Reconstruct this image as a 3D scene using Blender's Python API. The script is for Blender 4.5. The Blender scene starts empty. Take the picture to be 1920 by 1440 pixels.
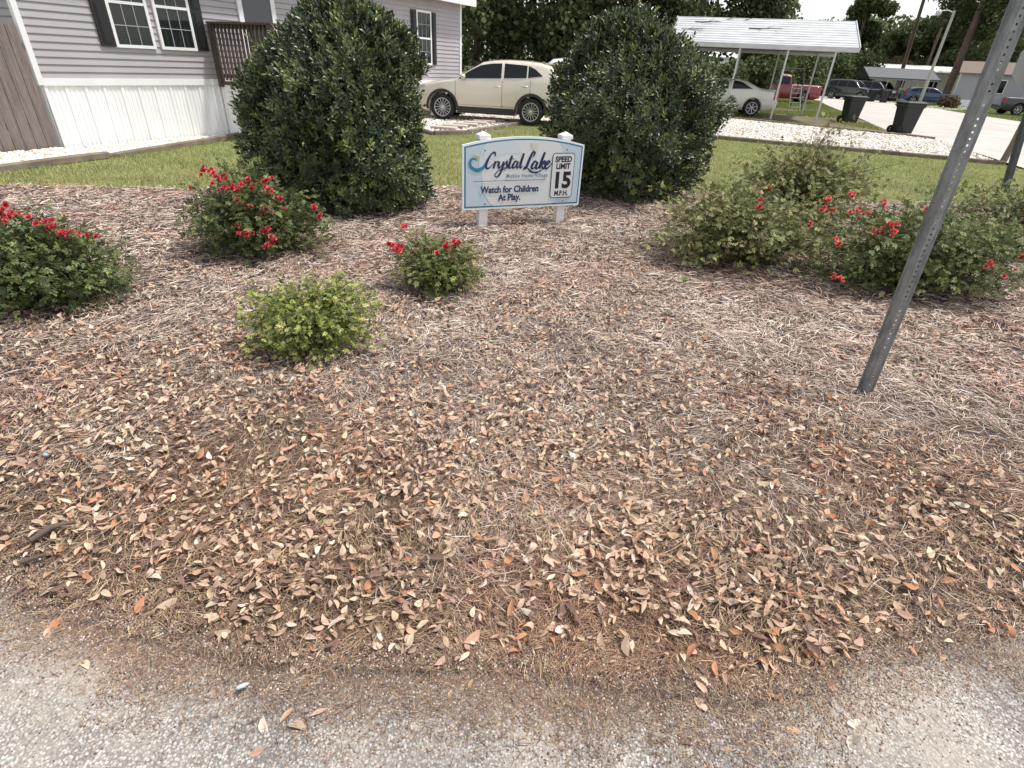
import bpy, math, random
import numpy as np
from mathutils import Vector, Matrix
random.seed(7); rng = np.random.default_rng(11)
R_ = math.radians
# ------------------------------------------------------------------ camera
scene = bpy.context.scene
TH, PH, FPX, CH = R_(30.7), R_(3.1), 1010.0, 1.5
Fw = np.array([0, math.cos(TH), -math.sin(TH)]); R0 = np.array([1., 0, 0]); U0 = np.cross(R0, Fw)
Rt = math.cos(PH)*R0 + math.sin(PH)*U0; Up = math.cos(PH)*U0 - math.sin(PH)*R0
cd = bpy.data.cameras.new('camera'); cam = bpy.data.objects.new('camera', cd); scene.collection.objects.link(cam)
cam.matrix_world = Matrix(((Rt[0], Up[0], -Fw[0], 0), (Rt[1], Up[1], -Fw[1], 0), (Rt[2], Up[2], -Fw[2], CH), (0, 0, 0, 1)))
cd.sensor_width = 36; cd.sensor_fit = 'HORIZONTAL'; cd.lens = 36*FPX/1920; cd.clip_start = .05; cd.clip_end = 3000
scene.camera = cam
# ------------------------------------------------------------------ light
SUN_DIR = Vector((0.62, 0.10, 1.35)).normalized()       # towards the sun
w = bpy.data.worlds.new('World'); scene.world = w; w.use_nodes = True
nt = w.node_tree; bg = nt.nodes['Background']
sky = nt.nodes.new('ShaderNodeTexSky'); sky.sky_type = 'NISHITA'; sky.sun_disc = False
sky.sun_elevation = math.asin(SUN_DIR.z); sky.sun_rotation = math.atan2(SUN_DIR.x, SUN_DIR.y)
sky.dust_density = 1.0; sky.air_density = 1.3; sky.ozone_density = 1.0
hs = nt.nodes.new('ShaderNodeHueSaturation'); hs.inputs['Saturation'].default_value = .25; hs.inputs['Value'].default_value = 1.0
nt.links.new(sky.outputs[0], hs.inputs['Color']); nt.links.new(hs.outputs[0], bg.inputs[0]); bg.inputs[1].default_value = .14
sd = bpy.data.lights.new('sun', 'SUN'); sd.energy = 2.8; sd.angle = R_(4); sd.color = (1, .96, .9)
so = bpy.data.objects.new('sun', sd); scene.collection.objects.link(so); so.rotation_euler = SUN_DIR.to_track_quat('Z', 'Y').to_euler()
scene.view_settings.view_transform = 'Standard'; scene.view_settings.look = 'None'
scene.view_settings.gamma = 1; scene.view_settings.exposure = 0.50
C = scene.collection

# ------------------------------------------------------------------ measuring helpers (photo pixels -> points of the place)
def ray(px, py): return Fw + Rt*(px-960)/FPX - Up*(py-720)/FPX
def G(px, py, z=0.0):
    d = ray(px, py); t = (z-CH)/d[2]; return np.array([d[0]*t, d[1]*t, z])
def atY(px, py, Y):
    d = ray(px, py); t = Y/d[1]; return np.array([d[0]*t, Y, CH+d[2]*t])

# ------------------------------------------------------------------ noise
_T = np.random.default_rng(5).random((256, 256))
def vnoise(x, y):
    xi = np.floor(x).astype(int); yi = np.floor(y).astype(int); fx = x-xi; fy = y-yi
    fx = fx*fx*(3-2*fx); fy = fy*fy*(3-2*fy); a = _T[xi & 255, yi & 255]; b = _T[(xi+1) & 255, yi & 255]
    c = _T[xi & 255, (yi+1) & 255]; d = _T[(xi+1) & 255, (yi+1) & 255]
    return (a*(1-fx)+b*fx)*(1-fy)+(c*(1-fx)+d*fx)*fy
def fbm(x, y, o=4):
    s = 0; a = .5; t = 0
    for i in range(o): s = s+a*vnoise(x+17.3*i, y+9.1*i); t += a; a *= .5; x = x*2.03; y = y*2.03
    return s/t

# ------------------------------------------------------------------ materials
MATS = {}
def mat(name, col=(.5, .5, .5), rough=.7, metal=0, spec=.5, attr=False, noise=None, bump=None, trans=0, coat=0):
    """noise=(scale, amount[, stretch]) varies value; bump=(scale, strength, distance)"""
    if name in MATS: return MATS[name]
    m = bpy.data.materials.new(name); m.use_nodes = True; n = m.node_tree.nodes; l = m.node_tree.links
    p = n['Principled BSDF']; p.inputs['Roughness'].default_value = rough; p.inputs['Metallic'].default_value = metal
    p.inputs['Specular IOR Level'].default_value = spec; p.inputs['Coat Weight'].default_value = coat
    p.inputs['Base Color'].default_value = (*col, 1); src = None
    if attr:
        a = n.new('ShaderNodeAttribute'); a.attribute_name = 'Col'; src = a.outputs['Color']
    tc = n.new('ShaderNodeTexCoord')
    if noise:
        mp = n.new('ShaderNodeMapping'); l.new(tc.outputs['Object'], mp.inputs[0])
        if len(noise) > 2: mp.inputs['Scale'].default_value = noise[2]
        t = n.new('ShaderNodeTexNoise'); t.inputs['Scale'].default_value = noise[0]; t.inputs['Detail'].default_value = 6; t.inputs['Roughness'].default_value = .65
        l.new(mp.outputs[0], t.inputs['Vector'])
        mr = n.new('ShaderNodeMapRange'); mr.inputs[1].default_value = .3; mr.inputs[2].default_value = .7
        mr.inputs[3].default_value = 1-noise[1]; mr.inputs[4].default_value = 1+noise[1]; l.new(t.outputs[0], mr.inputs[0])
        v = n.new('ShaderNodeVectorMath'); v.operation = 'SCALE'
        if src: l.new(src, v.inputs[0])
        else: v.inputs[0].default_value = col
        l.new(mr.outputs[0], v.inputs['Scale']); src = v.outputs[0]
    if src: l.new(src, p.inputs['Base Color'])
    if bump:
        t = n.new('ShaderNodeTexNoise'); t.inputs['Scale'].default_value = bump[0]; t.inputs['Detail'].default_value = 8; l.new(tc.outputs['Object'], t.inputs['Vector'])
        b = n.new('ShaderNodeBump'); b.inputs['Strength'].default_value = bump[1]; b.inputs['Distance'].default_value = bump[2]
        l.new(t.outputs[0], b.inputs['Height']); l.new(b.outputs[0], p.inputs['Normal'])
    if trans:
        tr = n.new('ShaderNodeBsdfTranslucent'); mx = n.new('ShaderNodeMixShader'); mx.inputs[0].default_value = trans
        if src: l.new(src, tr.inputs[0])
        else: tr.inputs[0].default_value = (*col, 1)
        l.new(p.outputs[0], mx.inputs[1]); l.new(tr.outputs[0], mx.inputs[2]); l.new(mx.outputs[0], n['Material Output'].inputs[0])
    MATS[name] = m; return m
def glass(name, tint, alpha=.5):
    if name in MATS: return MATS[name]
    m = bpy.data.materials.new(name); m.use_nodes = True; n = m.node_tree.nodes; l = m.node_tree.links
    p = n['Principled BSDF']; p.inputs['Base Color'].default_value = (*tint, 1); p.inputs['Roughness'].default_value = .04
    p.inputs['Specular IOR Level'].default_value = .8; p.inputs['Alpha'].default_value = alpha
    MATS[name] = m; return m

# ------------------------------------------------------------------ objects
def tag(o, label=None, cat=None, group=None, kind=None):
    if label: o['label'] = label
    if cat: o['category'] = cat
    if group: o['group'] = group
    if kind: o['kind'] = kind
    return o
def empty(name, loc=(0, 0, 0), rz=0, label=None, cat=None, group=None):
    o = bpy.data.objects.new(name, None); C.objects.link(o); o.location = loc; o.rotation_euler = (0, 0, rz); o.empty_display_size = .1
    return tag(o, label, cat, group)
def npobj(name, V, F, m, parent=None, col=None, smooth=False):
    """V (n,3), F (k,4) or (k,3) int array; col (n,3)"""
    V = np.asarray(V, dtype=np.float32); F = np.asarray(F, dtype=np.int32); k, c = F.shape
    me = bpy.data.meshes.new(name); me.vertices.add(len(V)); me.vertices.foreach_set('co', V.ravel())
    me.loops.add(k*c); me.loops.foreach_set('vertex_index', F.ravel()); me.polygons.add(k)
    me.polygons.foreach_set('loop_start', np.arange(0, k*c, c, dtype=np.int32)); me.polygons.foreach_set('loop_total', np.full(k, c, dtype=np.int32))
    if smooth: me.polygons.foreach_set('use_smooth', np.ones(k, dtype=bool))
    me.update(calc_edges=True)
    if col is not None:
        a = me.color_attributes.new('Col', 'FLOAT_COLOR', 'POINT')
        a.data.foreach_set('color', np.concatenate([np.clip(col, 0, 1), np.ones((len(V), 1))], 1).astype(np.float32).ravel())
    me.materials.append(m); o = bpy.data.objects.new(name, me); C.objects.link(o); o.parent = parent; return o
class MB:
    def __init__(s): s.v = []; s.f = []; s.sm = []
    def add(s, vs, fs, smooth=False):
        b = len(s.v); s.v += [tuple(map(float, v)) for v in vs]; s.f += [tuple(b+i for i in f) for f in fs]; s.sm += [smooth]*len(fs)
    def box(s, c, size, rz=0, M=None):
        x, y, z = size[0]/2, size[1]/2, size[2]/2; vs = []
        for k in (-1, 1):
            for (a, b) in ((-1, -1), (1, -1), (1, 1), (-1, 1)):
                p = Vector((a*x, b*y, k*z))
                if M is not None: p = M @ p
                elif rz: p = Matrix.Rotation(rz, 3, 'Z') @ p
                vs.append((p.x+c[0], p.y+c[1], p.z+c[2]))
        s.add(vs, [(3, 2, 1, 0), (4, 5, 6, 7), (0, 1, 5, 4), (1, 2, 6, 5), (2, 3, 7, 6), (3, 0, 4, 7)]); return s
    def tube(s, pts, r, n=8, cap=True):
        pts = [Vector(p) for p in pts]; rs = r if isinstance(r, (list, tuple)) else [r]*len(pts); rings = []
        for i, p in enumerate(pts):
            t = (pts[min(i+1, len(pts)-1)]-pts[max(i-1, 0)]).normalized()
            u = t.cross(Vector((0, 0, 1)) if abs(t.z) < .9 else Vector((1, 0, 0))).normalized(); v = t.cross(u)
            rings.append([p+(u*math.cos(2*math.pi*k/n)+v*math.sin(2*math.pi*k/n))*rs[i] for k in range(n)])
        vs = [q for rg in rings for q in rg]; fs = []
        for i in range(len(pts)-1):
            for k in range(n): fs.append((i*n+k, i*n+(k+1) % n, (i+1)*n+(k+1) % n, (i+1)*n+k))
        s.add(vs, fs, True)
        if cap:
            s.add(rings[0], [tuple(range(n))]); s.add(rings[-1], [tuple(reversed(range(n)))])
        return s
    def prism(s, poly, M, d):
        """poly 2D outline extruded by d along local z of M"""
        n = len(poly); a = [M @ Vector((p[0], p[1], 0)) for p in poly]; b = [M @ Vector((p[0], p[1], d)) for p in poly]
        s.add(a+b, [tuple(reversed(range(n))), tuple(range(n, 2*n))]+[(i, (i+1) % n, n+(i+1) % n, n+i) for i in range(n)]); return s
    def strip(s, A, B, smooth=False):
        n = len(A); s.add(list(A)+list(B), [(i, i+1, n+i+1, n+i) for i in range(n-1)], smooth); return s
    def lathe(s, prof, c, axis='y', n=24):
        """prof [(r, a)] turned round axis through c"""
        vs = []; k = len(prof)
        for j in range(n):
            t = 2*math.pi*j/n
            for r, a in prof:
                if axis == 'y': vs.append((c[0]+r*math.cos(t), c[1]+a, c[2]+r*math.sin(t)))
                else: vs.append((c[0]+r*math.cos(t), c[1]+r*math.sin(t), c[2]+a))
        s.add(vs, [(j*k+i, ((j+1) % n)*k+i, ((j+1) % n)*k+i+1, j*k+i+1) for j in range(n) for i in range(k-1)], True); return s
    def build(s, name, m, parent=None, label=None, cat=None, group=None, kind=None, bevel=0):
        me = bpy.data.meshes.new(name); me.from_pydata(s.v, [], s.f); me.update()
        me.polygons.foreach_set('use_smooth', np.array(s.sm, dtype=bool)); me.materials.append(m)
        o = bpy.data.objects.new(name, me); C.objects.link(o); o.parent = parent
        if bevel:
            b = o.modifiers.new('bevel', 'BEVEL'); b.width = bevel; b.segments = 2; b.limit_method = 'ANGLE'
        return tag(o, label, cat, group, kind)
def children(o): return [c for c in bpy.data.objects if c.parent == o]
def copy_tree(o, parent=None, kids=None):
    c = o.copy(); C.objects.link(c); c.parent = parent
    for ch in children(o): copy_tree(ch, c)
    return c
def frames(d, up):
    """rotation matrices (n,3,3) whose columns are x=side, y=d, z=normal"""
    d = d/np.linalg.norm(d, axis=1, keepdims=True); s = np.cross(d, up); s /= np.linalg.norm(s, axis=1, keepdims=True)+1e-9
    nn = np.cross(s, d); return np.stack([s, d, nn], axis=2)
def scatter(TV, TF, pos, M, sc, col, shade=None):
    """copies of template (TV, TF) at pos with frames M, scale sc -> arrays"""
    n = len(pos); k = len(TV); sc = np.asarray(sc)
    if sc.ndim == 1: sc = np.repeat(sc[:, None], 3, 1)
    P = TV[None, :, :]*sc[:, None, :]; V = np.einsum('nij,nkj->nki', M, P)+pos[:, None, :]
    F = (TF[None]+(np.arange(n)*k)[:, None, None]).reshape(-1, TF.shape[1])
    cc = np.repeat(col[:, None, :], k, 1)
    if shade is not None: cc = cc*shade[None, :, None]
    return V.reshape(-1, 3), F, cc.reshape(-1, 3)
def join(parts):
    V, F, Cc, b = [], [], [], 0
    for v, f, c in parts: V.append(v); F.append(f+b); Cc.append(c); b += len(v)
    return np.concatenate(V), np.concatenate(F), np.concatenate(Cc)
def palette(n, cols, p=None, var=.15):
    cols = np.array(cols); i = rng.choice(len(cols), n, p=p); return cols[i]*(1+rng.uniform(-var, var, (n, 1)))*(1+rng.uniform(-.04, .04, (n, 3)))
def inpoly(x, y, poly):
    r = np.zeros(len(x), bool); n = len(poly)
    for i in range(n):
        x1, y1 = poly[i][:2]; x2, y2 = poly[(i+1) % n][:2]
        if y1 == y2: continue
        c = ((y1 > y) != (y2 > y)) & (x < (x2-x1)*(y-y1)/(y2-y1)+x1); r ^= c
    return r
def leaf_tpl(nl=4, fold=.25, curl=.15, wmax=.4):
    """leaf of length 1 along y, width wmax*; folded along the midrib, curling down"""
    V, F = [], []
    for i in range(nl+1):
        t = i/nl; wd = wmax*.5*math.sin(math.pi*min(1, max(0.03, t*.94+.03)))**.8
        z = -curl*(t-.3)**2
        V += [(-wd, t, z+fold*wd), (0, t, z), (wd, t, z+fold*wd)]
    for i in range(nl):
        b = 3*i; F += [(b, b+1, b+4, b+3), (b+1, b+2, b+5, b+4)]
    return np.array(V), np.array(F)

# ------------------------------------------------------------------ the lie of the land
EX = [-30, -9, -4, -1.64, -1.41, -1.04, -.59, .04, .45, .69, .9, 1.1, 1.49, 1.75, 4, 9, 30]
EY = [6.5, 2.6, 1.5, 1.13, 1.06, 1.0, .93, .95, .92, .90, .95, 1.03, 1.10, 1.18, 1.75, 3.6, 9]
def yedge(x): return np.interp(x, EX, EY)
TX = [-12, -7.6, -6.05, -4.95, -3.66, -1.04, .15, 2.88, 5.02, 6.33, 7.19, 8, 9, 12]
TY = [6.0, 6.12, 6.42, 6.60, 6.80, 7.74, 8.05, 8.25, 8.32, 8.50, 8.1, 7.2, 5.5, 4]
def ytop(x): return np.interp(x, TX, TY)
def hbed(x, y):
    x = np.asarray(x, float); y = np.asarray(y, float)
    e = np.clip((y-yedge(x))/.5, 0, 1); e2 = np.clip((ytop(x)-y)/.7, 0, 1)
    return (.006+.03*e*e2+.05*e2*e*(fbm(x*1.3+3, y*1.3, 3)-.35)*np.clip(y/3, .3, 1)+.02*e*(fbm(x*6, y*6, 3)-.5))
def sheet(name, pts, z, m, label=None):
    b = MB(); b.add([(p[0], p[1], z) for p in pts], [tuple(range(len(pts)))]); return b.build(name, m, kind='structure', label=label)
def vec(p, z=None): return (float(p[0]), float(p[1]), float(p[2] if z is None else z))

# ================================================================== SETTING
LAWN_ = (.20, .20, .065)
m_ground = mat('ground_soil', (.11, .115, .045), .95, noise=(.35, .35), bump=(8, .6, .05))
m_lawn = mat('lawn_base', (.20, .19, .075), .95, noise=(1.2, .35), bump=(30, .7, .03))
m_conc = mat('pale_road', (.50, .46, .42), .9, noise=(.5, .16), bump=(60, .3, .01))
sheet('ground', [(-900, -300), (900, -300), (900, 1500), (-900, 1500)], -.16, m_ground)
side_road = [(11.25, 12.7), (12.1, 15.3), (13.5, 19.5), (13.6, 22.5), (17.5, 32.8), (20.7, 41.8), (25, 53.5), (34, 78), (41, 76), (35.8, 63.7), (32.9, 50.3), (29.9, 39.8), (27.4, 31), (24, 20), (20, 8), (14, 2), (12, 3), (11.6, 9)]
sheet('side_road', side_road, -.018, m_conc)
sheet('far_yard', [(-60, 24), (8, 24.2), (13, 20), (60, 20), (300, 60), (300, 400), (-200, 400), (-60, 60)], -.045, m_ground)
sheet('driveway', [G(1735, 205), G(1800, 206), G(1925, 197), G(1925, 193), G(1830, 197), G(1740, 198)], -.03, m_conc)
sheet('far_lane', [G(1560, 187), G(1600, 189), G(1690, 193), G(1735, 191), G(1735, 187), G(1600, 184)], -.032, m_conc)
gravel_soil = mat('gravel_bed', (.33, .29, .25), .95, noise=(6, .3), bump=(40, .8, .03))
drive_poly = [(-2.1, 13.75), (-1.35, 14.2), (.12, 17.95), (5.25, 16.3), (11.25, 13.85), (13.4, 19.4), (12.9, 20.4), (8.04, 24.4), (3, 25.2), (-1.9, 24), (-2.0, 19.2), (-3.65, 16.1)]
sheet('gravel_drive', drive_poly, -.004, gravel_soil)
HK = 1.08; HA = np.array([-7.93, 9.85]); hb = R_(28.5); HD = np.array([math.sin(hb), math.cos(hb)]); HN = np.array([HD[1], -HD[0]])
def H(s, o, z=0.0): p = HA+HD*s*HK+HN*o*HK; return (float(p[0]), float(p[1]), float(z))
def hlawn(x, y):
    x = np.asarray(x, float); y = np.asarray(y, float); o = (x-HA[0])*HN[0]+(y-HA[1])*HN[1]; t = np.clip((3.2-o)/2.9, 0, 1)*np.clip((17.5-y)/3, 0, 1); return -.012-.108*t*t*(3-2*t)
strip_poly = [H(-4, .05)[:2], H(9.2, .05)[:2], H(9.2, .55)[:2], (-5.25, 15.0), (-6.05, 12.2), (-6.52, 8.85), (-6.95, 7.3), (-7.2, 6.3), (-8.6, 5.4)]
def drape(name, poly, m, dz, n=90):
    xs = [q[0] for q in poly]; ys = [q[1] for q in poly]; gx_, gy_ = np.meshgrid(np.linspace(min(xs), max(xs), n), np.linspace(min(ys), max(ys), n), indexing='ij'); cx = (gx_[:-1, :-1]+gx_[1:, 1:])/2; cy = (gy_[:-1, :-1]+gy_[1:, 1:])/2
    k = inpoly(cx.ravel(), cy.ravel(), poly); i = (np.arange(n-1)[:, None]*n+np.arange(n-1)[None]).ravel()[k]; F = np.stack([i, i+n, i+n+1, i+1], -1)
    o = npobj(name, np.stack([gx_.ravel(), gy_.ravel(), hlawn(gx_.ravel(), gy_.ravel())+dz], 1), F, m, smooth=True); o['kind'] = 'structure'; return o
drape('lawn', [(-9.8, 5.2), (-6.9, 5.6), (-5, 6.2), (0, 7.2), (6, 7.6), (9, 5.0), (12, 3.6), (11.6, 9), (11.25, 12.9), (11.3, 13.8), (5.25, 16.2), (.1, 17.9), (-2.2, 13.6), (-3.6, 15.9), (-6.3, 12.1), (-7.2, 7.2)], m_lawn, 0, 320)
drape('gravel_strip', strip_poly, gravel_soil, .008, 260)
dirt_poly = [(8.1, 24.5), (12.9, 20.5), (15.3, 27), (17.6, 34.5), (13, 36), (6, 34)]
sheet('carport_yard', dirt_poly, -.02, mat('yard_dirt', (.15, .125, .07), .95, noise=(.6, .45), bump=(20, .6, .04)))

# foreground street with exposed aggregate
def asphalt():
    m = bpy.data.materials.new('asphalt'); m.use_nodes = True; n = m.node_tree.nodes; l = m.node_tree.links
    p = n['Principled BSDF']; p.inputs['Roughness'].default_value = .9; p.inputs['Specular IOR Level'].default_value = .25
    tc = n.new('ShaderNodeTexCoord').outputs['Object']
    def vor(scale, feat='F1', out='Distance'):
        v = n.new('ShaderNodeTexVoronoi'); v.feature = feat; v.inputs['Scale'].default_value = scale; l.new(tc, v.inputs['Vector']); return v
    def noi(scale, det=5, ro=.6):
        v = n.new('ShaderNodeTexNoise'); v.inputs['Scale'].default_value = scale; v.inputs['Detail'].default_value = det; v.inputs['Roughness'].default_value = ro; l.new(tc, v.inputs['Vector']); return v.outputs[0]
    def ramp(src, st):
        r = n.new('ShaderNodeValToRGB'); e = r.color_ramp.elements
        while len(e) < len(st): e.new(.5)
        for i, (q, c) in enumerate(st): e[i].position = q; e[i].color = (*c, 1) if len(c) == 3 else (c[0], c[0], c[0], 1)
        l.new(src, r.inputs[0]); return r.outputs[0]
    def mix(f, a, b, mode='MIX'):
        x = n.new('ShaderNodeMix'); x.data_type = 'RGBA'; x.blend_type = mode
        if isinstance(f, float): x.inputs[0].default_value = f
        else: l.new(f, x.inputs[0])
        for k, q in ((6, a), (7, b)):
            if isinstance(q, tuple): x.inputs[k].default_value = (*q, 1)
            else: l.new(q, x.inputs[k])
        return x.outputs[2]
    v1 = vor(135); v2 = vor(210)
    def rnd(v):
        s = n.new('ShaderNodeSeparateColor'); l.new(v.outputs['Color'], s.inputs[0]); return s.outputs[0]
    peb = ramp(rnd(v1), [(0, (.22, .20, .185)), (.3, (.34, .31, .28)), (.55, (.46, .42, .385)), (.8, (.56, .52, .48)), (1, (.68, .64, .60))])
    fin = ramp(rnd(v2), [(0, (.17, .155, .145)), (.5, (.30, .275, .25)), (.85, (.42, .39, .36)), (1, (.62, .58, .54))])
    gap = ramp(v1.outputs['Distance'], [(.34, (1,)), (.62, (0,))])
    gap2 = ramp(v2.outputs['Distance'], [(.3, (1,)), (.6, (0,))])
    base = mix(gap2, (.19, .175, .16), fin); c = mix(gap, base, peb)
    tone = ramp(noi(1.7, 10, .72), [(.30, (.60,)), (.48, (1.0,)), (.62, (1.15,)), (.75, (1.35,))]); c = mix(1.0, c, tone, 'MULTIPLY')
    tone2 = ramp(noi(.9, 3), [(.35, (.72, .72, .74)), (.55, (1, 1, 1)), (.7, (1.1, 1.1, 1.1))]); c = mix(1.0, c, tone2, 'MULTIPLY')
    sandn = ramp(noi(1.9, 12, .78), [(.45, (0,)), (.62, (.75,))])
    sandc = ramp(noi(260, 3), [(.3, (.33, .285, .24)), (.7, (.52, .46, .40))]); c = mix(sandn, c, sandc)
    at = n.new('ShaderNodeAttribute'); at.attribute_name = 'Col'; dn = n.new('ShaderNodeMath'); dn.operation = 'MULTIPLY'
    dd = ramp(noi(60, 6, .75), [(.38, (0,)), (.56, (1,))]); sp = n.new('ShaderNodeSeparateColor'); l.new(at.outputs['Color'], sp.inputs[0])
    md = n.new('ShaderNodeMath'); md.operation = 'MULTIPLY_ADD'; l.new(dd, md.inputs[0]); md.inputs[1].default_value = .55; l.new(sp.outputs[0], dn.inputs[0]); md.inputs[2].default_value = .5
    l.new(md.outputs[0], dn.inputs[1]); dc = ramp(noi(150, 4), [(.3, (.11, .075, .055)), (.7, (.27, .19, .145))])
    c = mix(dn.outputs[0], c, dc); l.new(c, p.inputs['Base Color'])
    b = n.new('ShaderNodeBump'); b.inputs['Strength'].default_value = .8; b.inputs['Distance'].default_value = .004
    hh = n.new('ShaderNodeMath'); hh.operation = 'MULTIPLY'; hh.inputs[1].default_value = -1; l.new(v1.outputs['Distance'], hh.inputs[0]); l.new(hh.outputs[0], b.inputs['Height']); l.new(b.outputs[0], p.inputs['Normal'])
    return m
def gridmesh(name, X, Y, Z, m, col=None, kind='structure'):
    a, b = X.shape; i = np.arange(a-1)[:, None]*b+np.arange(b-1)[None]; F = np.stack([i, i+b, i+b+1, i+1], -1).reshape(-1, 4)
    o = npobj(name, np.stack([X, Y, Z], -1).reshape(-1, 3), F, m, col=col, smooth=True); o['kind'] = kind; return o
gx, gy = np.meshgrid(np.concatenate([np.linspace(-14, -3, 40), np.linspace(-2.95, 2.95, 200), np.linspace(3, 14, 40)]), np.concatenate([np.linspace(-6, .1, 20), np.linspace(.15, 2.4, 90), np.linspace(2.5, 6.5, 30)]), indexing='ij')
dist = gy-yedge(gx)+.35*(fbm(gx*2.2+5, gy*2.2, 4)-.5)
dirt = np.clip(1+dist/.19, 0, 1)**1.3+.35*np.clip(fbm(gx*5, gy*5+9, 4)-.55, 0, 1)*np.clip(1+dist/.4, 0, 1)
gridmesh('street', gx, gy, -.014+.006*(fbm(gx*1.5, gy*1.5, 3)-.5)+0*gx, asphalt(), np.repeat(dirt.reshape(-1, 1), 3, 1))
# mulch bed
bu = np.concatenate([np.linspace(-12, -5, 60), np.linspace(-4.95, 5, 330), np.linspace(5.05, 12, 60)]); bv = np.linspace(0, 1, 260)**1.5
BX = np.repeat(bu[:, None], len(bv), 1); e0 = (yedge(bu)+.10*(fbm(bu*4, bu*0+2, 4)-.5))[:, None]; BY = e0+(ytop(bu)+.12*(fbm(bu*5, bu*0+7, 4)-.5)[:, None].ravel())[:, None]*0
BY = e0+(ytop(bu)[:, None]+.14*(fbm(bu*5, bu*0+7, 4)-.5)[:, None]-e0)*bv[None]
BZ = hbed(BX, BY)-.021*np.exp(-((BY-e0)/.08)); 
m_bed = mat('mulch_soil', (.085, .058, .048), .95, noise=(3.5, .35), bump=(70, 1.0, .02))
BZ = np.where(BY-e0 < .012, -.022, BZ); gridmesh('mulch_bed', BX, BY, BZ, m_bed)

def bedsample(n, p=1.25, dmax=11, edge=.0, hw=62):
    """points over the bed, more of them near the street where they show largest"""
    out = [];
    while sum(len(o) for o in out) < n:
        u = rng.random(n*2); a, b = .85, dmax; q = 2-p; d = (a**q+u*(b**q-a**q))**(1/q); th = rng.uniform(-R_(hw), R_(hw), n*2)
        x = d*np.sin(th); y = d*np.cos(th); k = (y > yedge(x)-edge) & (y < ytop(x)+.05) & (np.abs(x) < 10.5); out.append(np.stack([x[k], y[k]], 1))
    return np.concatenate(out)[:n]
def bednormals(n, t): v = rng.normal(0, t, (n, 3)); v[:, 2] = 1; return v/np.linalg.norm(v, axis=1, keepdims=True)

def bandsample(n, sd=.10, mu=-.02):
    x = rng.normal(0, 1.6, n); y = yedge(x)+.10*(fbm(x*4, x*0+2, 4)-.5)+rng.normal(mu, sd, n)-.10*(fbm(x*3+9, x*0+5, 3) > .52)*rng.random(n); return np.stack([x, y], 1)
# pine straw: bent needles
def needles(n, L0, W0, nseg, gold, edge=.0, lift=.03, p=1.25, dmax=11):
    P = bandsample(n, edge) if edge else bedsample(n, p, dmax, edge); x, y = P.T; d = np.hypot(x, y); a = np.where(rng.random(n) < .6, 9.0*fbm(x*2.6, y*2.6+11, 3)+rng.normal(0, .55, n), rng.uniform(0, 2*np.pi, n)); L = L0*rng.uniform(.45, 1.2, n)*np.clip(.6+(y-yedge(x))/1.5, .6, 1)
    W = W0*np.clip(d/2.4, .8, 2.6)*rng.uniform(.7, 1.3, n); bend = rng.normal(0, .9, n)/nseg; z0 = np.where(y < yedge(x)-.05, -.012, hbed(x, y))+lift*(.35+1.5*np.clip(fbm(x*3.1+6, y*3.1, 3)-.3, 0, .6))*rng.random(n)**1.5*np.clip((y-yedge(x))/.25, .1, 1)
    tilt = rng.normal(0, .12, n); pts = []; cx, cy, cz = x.copy(), y.copy(), z0.copy()
    roll = rng.uniform(-1, 1, n)*.8
    V = np.zeros((n, nseg+1, 2, 3))
    for i in range(nseg+1):
        wd = W*(.5 if i in (0, nseg) else 1)*.5; sx, sy = -np.sin(a)*wd, np.cos(a)*wd
        V[:, i, 0] = np.stack([cx-sx, cy-sy, cz-wd*roll+0], 1); V[:, i, 1] = np.stack([cx+sx, cy+sy, cz+wd*roll], 1)
        cx = cx+np.cos(a)*L/nseg; cy = cy+np.sin(a)*L/nseg; cz = np.maximum(cz+L/nseg*tilt, np.where(cy < yedge(cx)-.05, -.012, hbed(cx, cy))+.001); tilt = tilt-.08; a = a+bend
    F = [];
    for i in range(nseg): F.append([2*i, 2*i+1, 2*i+3, 2*i+2])
    F = (np.array(F)[None]+(np.arange(n)*(2*(nseg+1)))[:, None, None]).reshape(-1, 4)
    A = palette(n, [(.60, .50, .415), (.46, .37, .30), (.31, .235, .185), (.76, .68, .59), (.36, .24, .205), (.12, .085, .07)], [.24, .23, .18, .14, .10, .11], .2)
    B = palette(n, [(.40, .29, .175), (.27, .185, .12), (.52, .40, .26), (.19, .115, .09), (.33, .21, .16), (.09, .06, .045)], [.22, .22, .16, .15, .12, .13], .2)
    f = np.clip((2.5-y)/1.3+1.6*(fbm(x*1.1, y*1.1+4, 4)-.5), 0, 1)*gold; f = (rng.random(n) < f)[:, None]
    col = np.where(f, B, A); red = (fbm(x*1.7+30, y*1.7, 4) > .6) & (rng.random(n) < .5); col[red] *= [.98, .82, .80]
    col *= (.62+.8*np.clip(fbm(x*2.9+8, y*2.9, 4), .2, .8))[:, None]*[1.0, .975, .975]
    return V.reshape(-1, 3), F, np.repeat(col*np.where(y > 2.6, 1.08, 1.0)[:, None], 2*(nseg+1), 0)
m_straw = mat('pine_needles', rough=.8, spec=.2, attr=True)
parts = [needles(150000, .085, .0019, 2, 1, lift=.02), needles(120000, .105, .0018, 3, 1, lift=.045), needles(17000, .055, .0017, 2, 1, edge=.085, lift=.006), needles(3500, .05, .0015, 2, 1, edge=.17, lift=.004)]
v, f, c = join(parts[:]); o = npobj('pine_straw', v, f, m_straw, col=c); o['kind'] = 'stuff'
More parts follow.
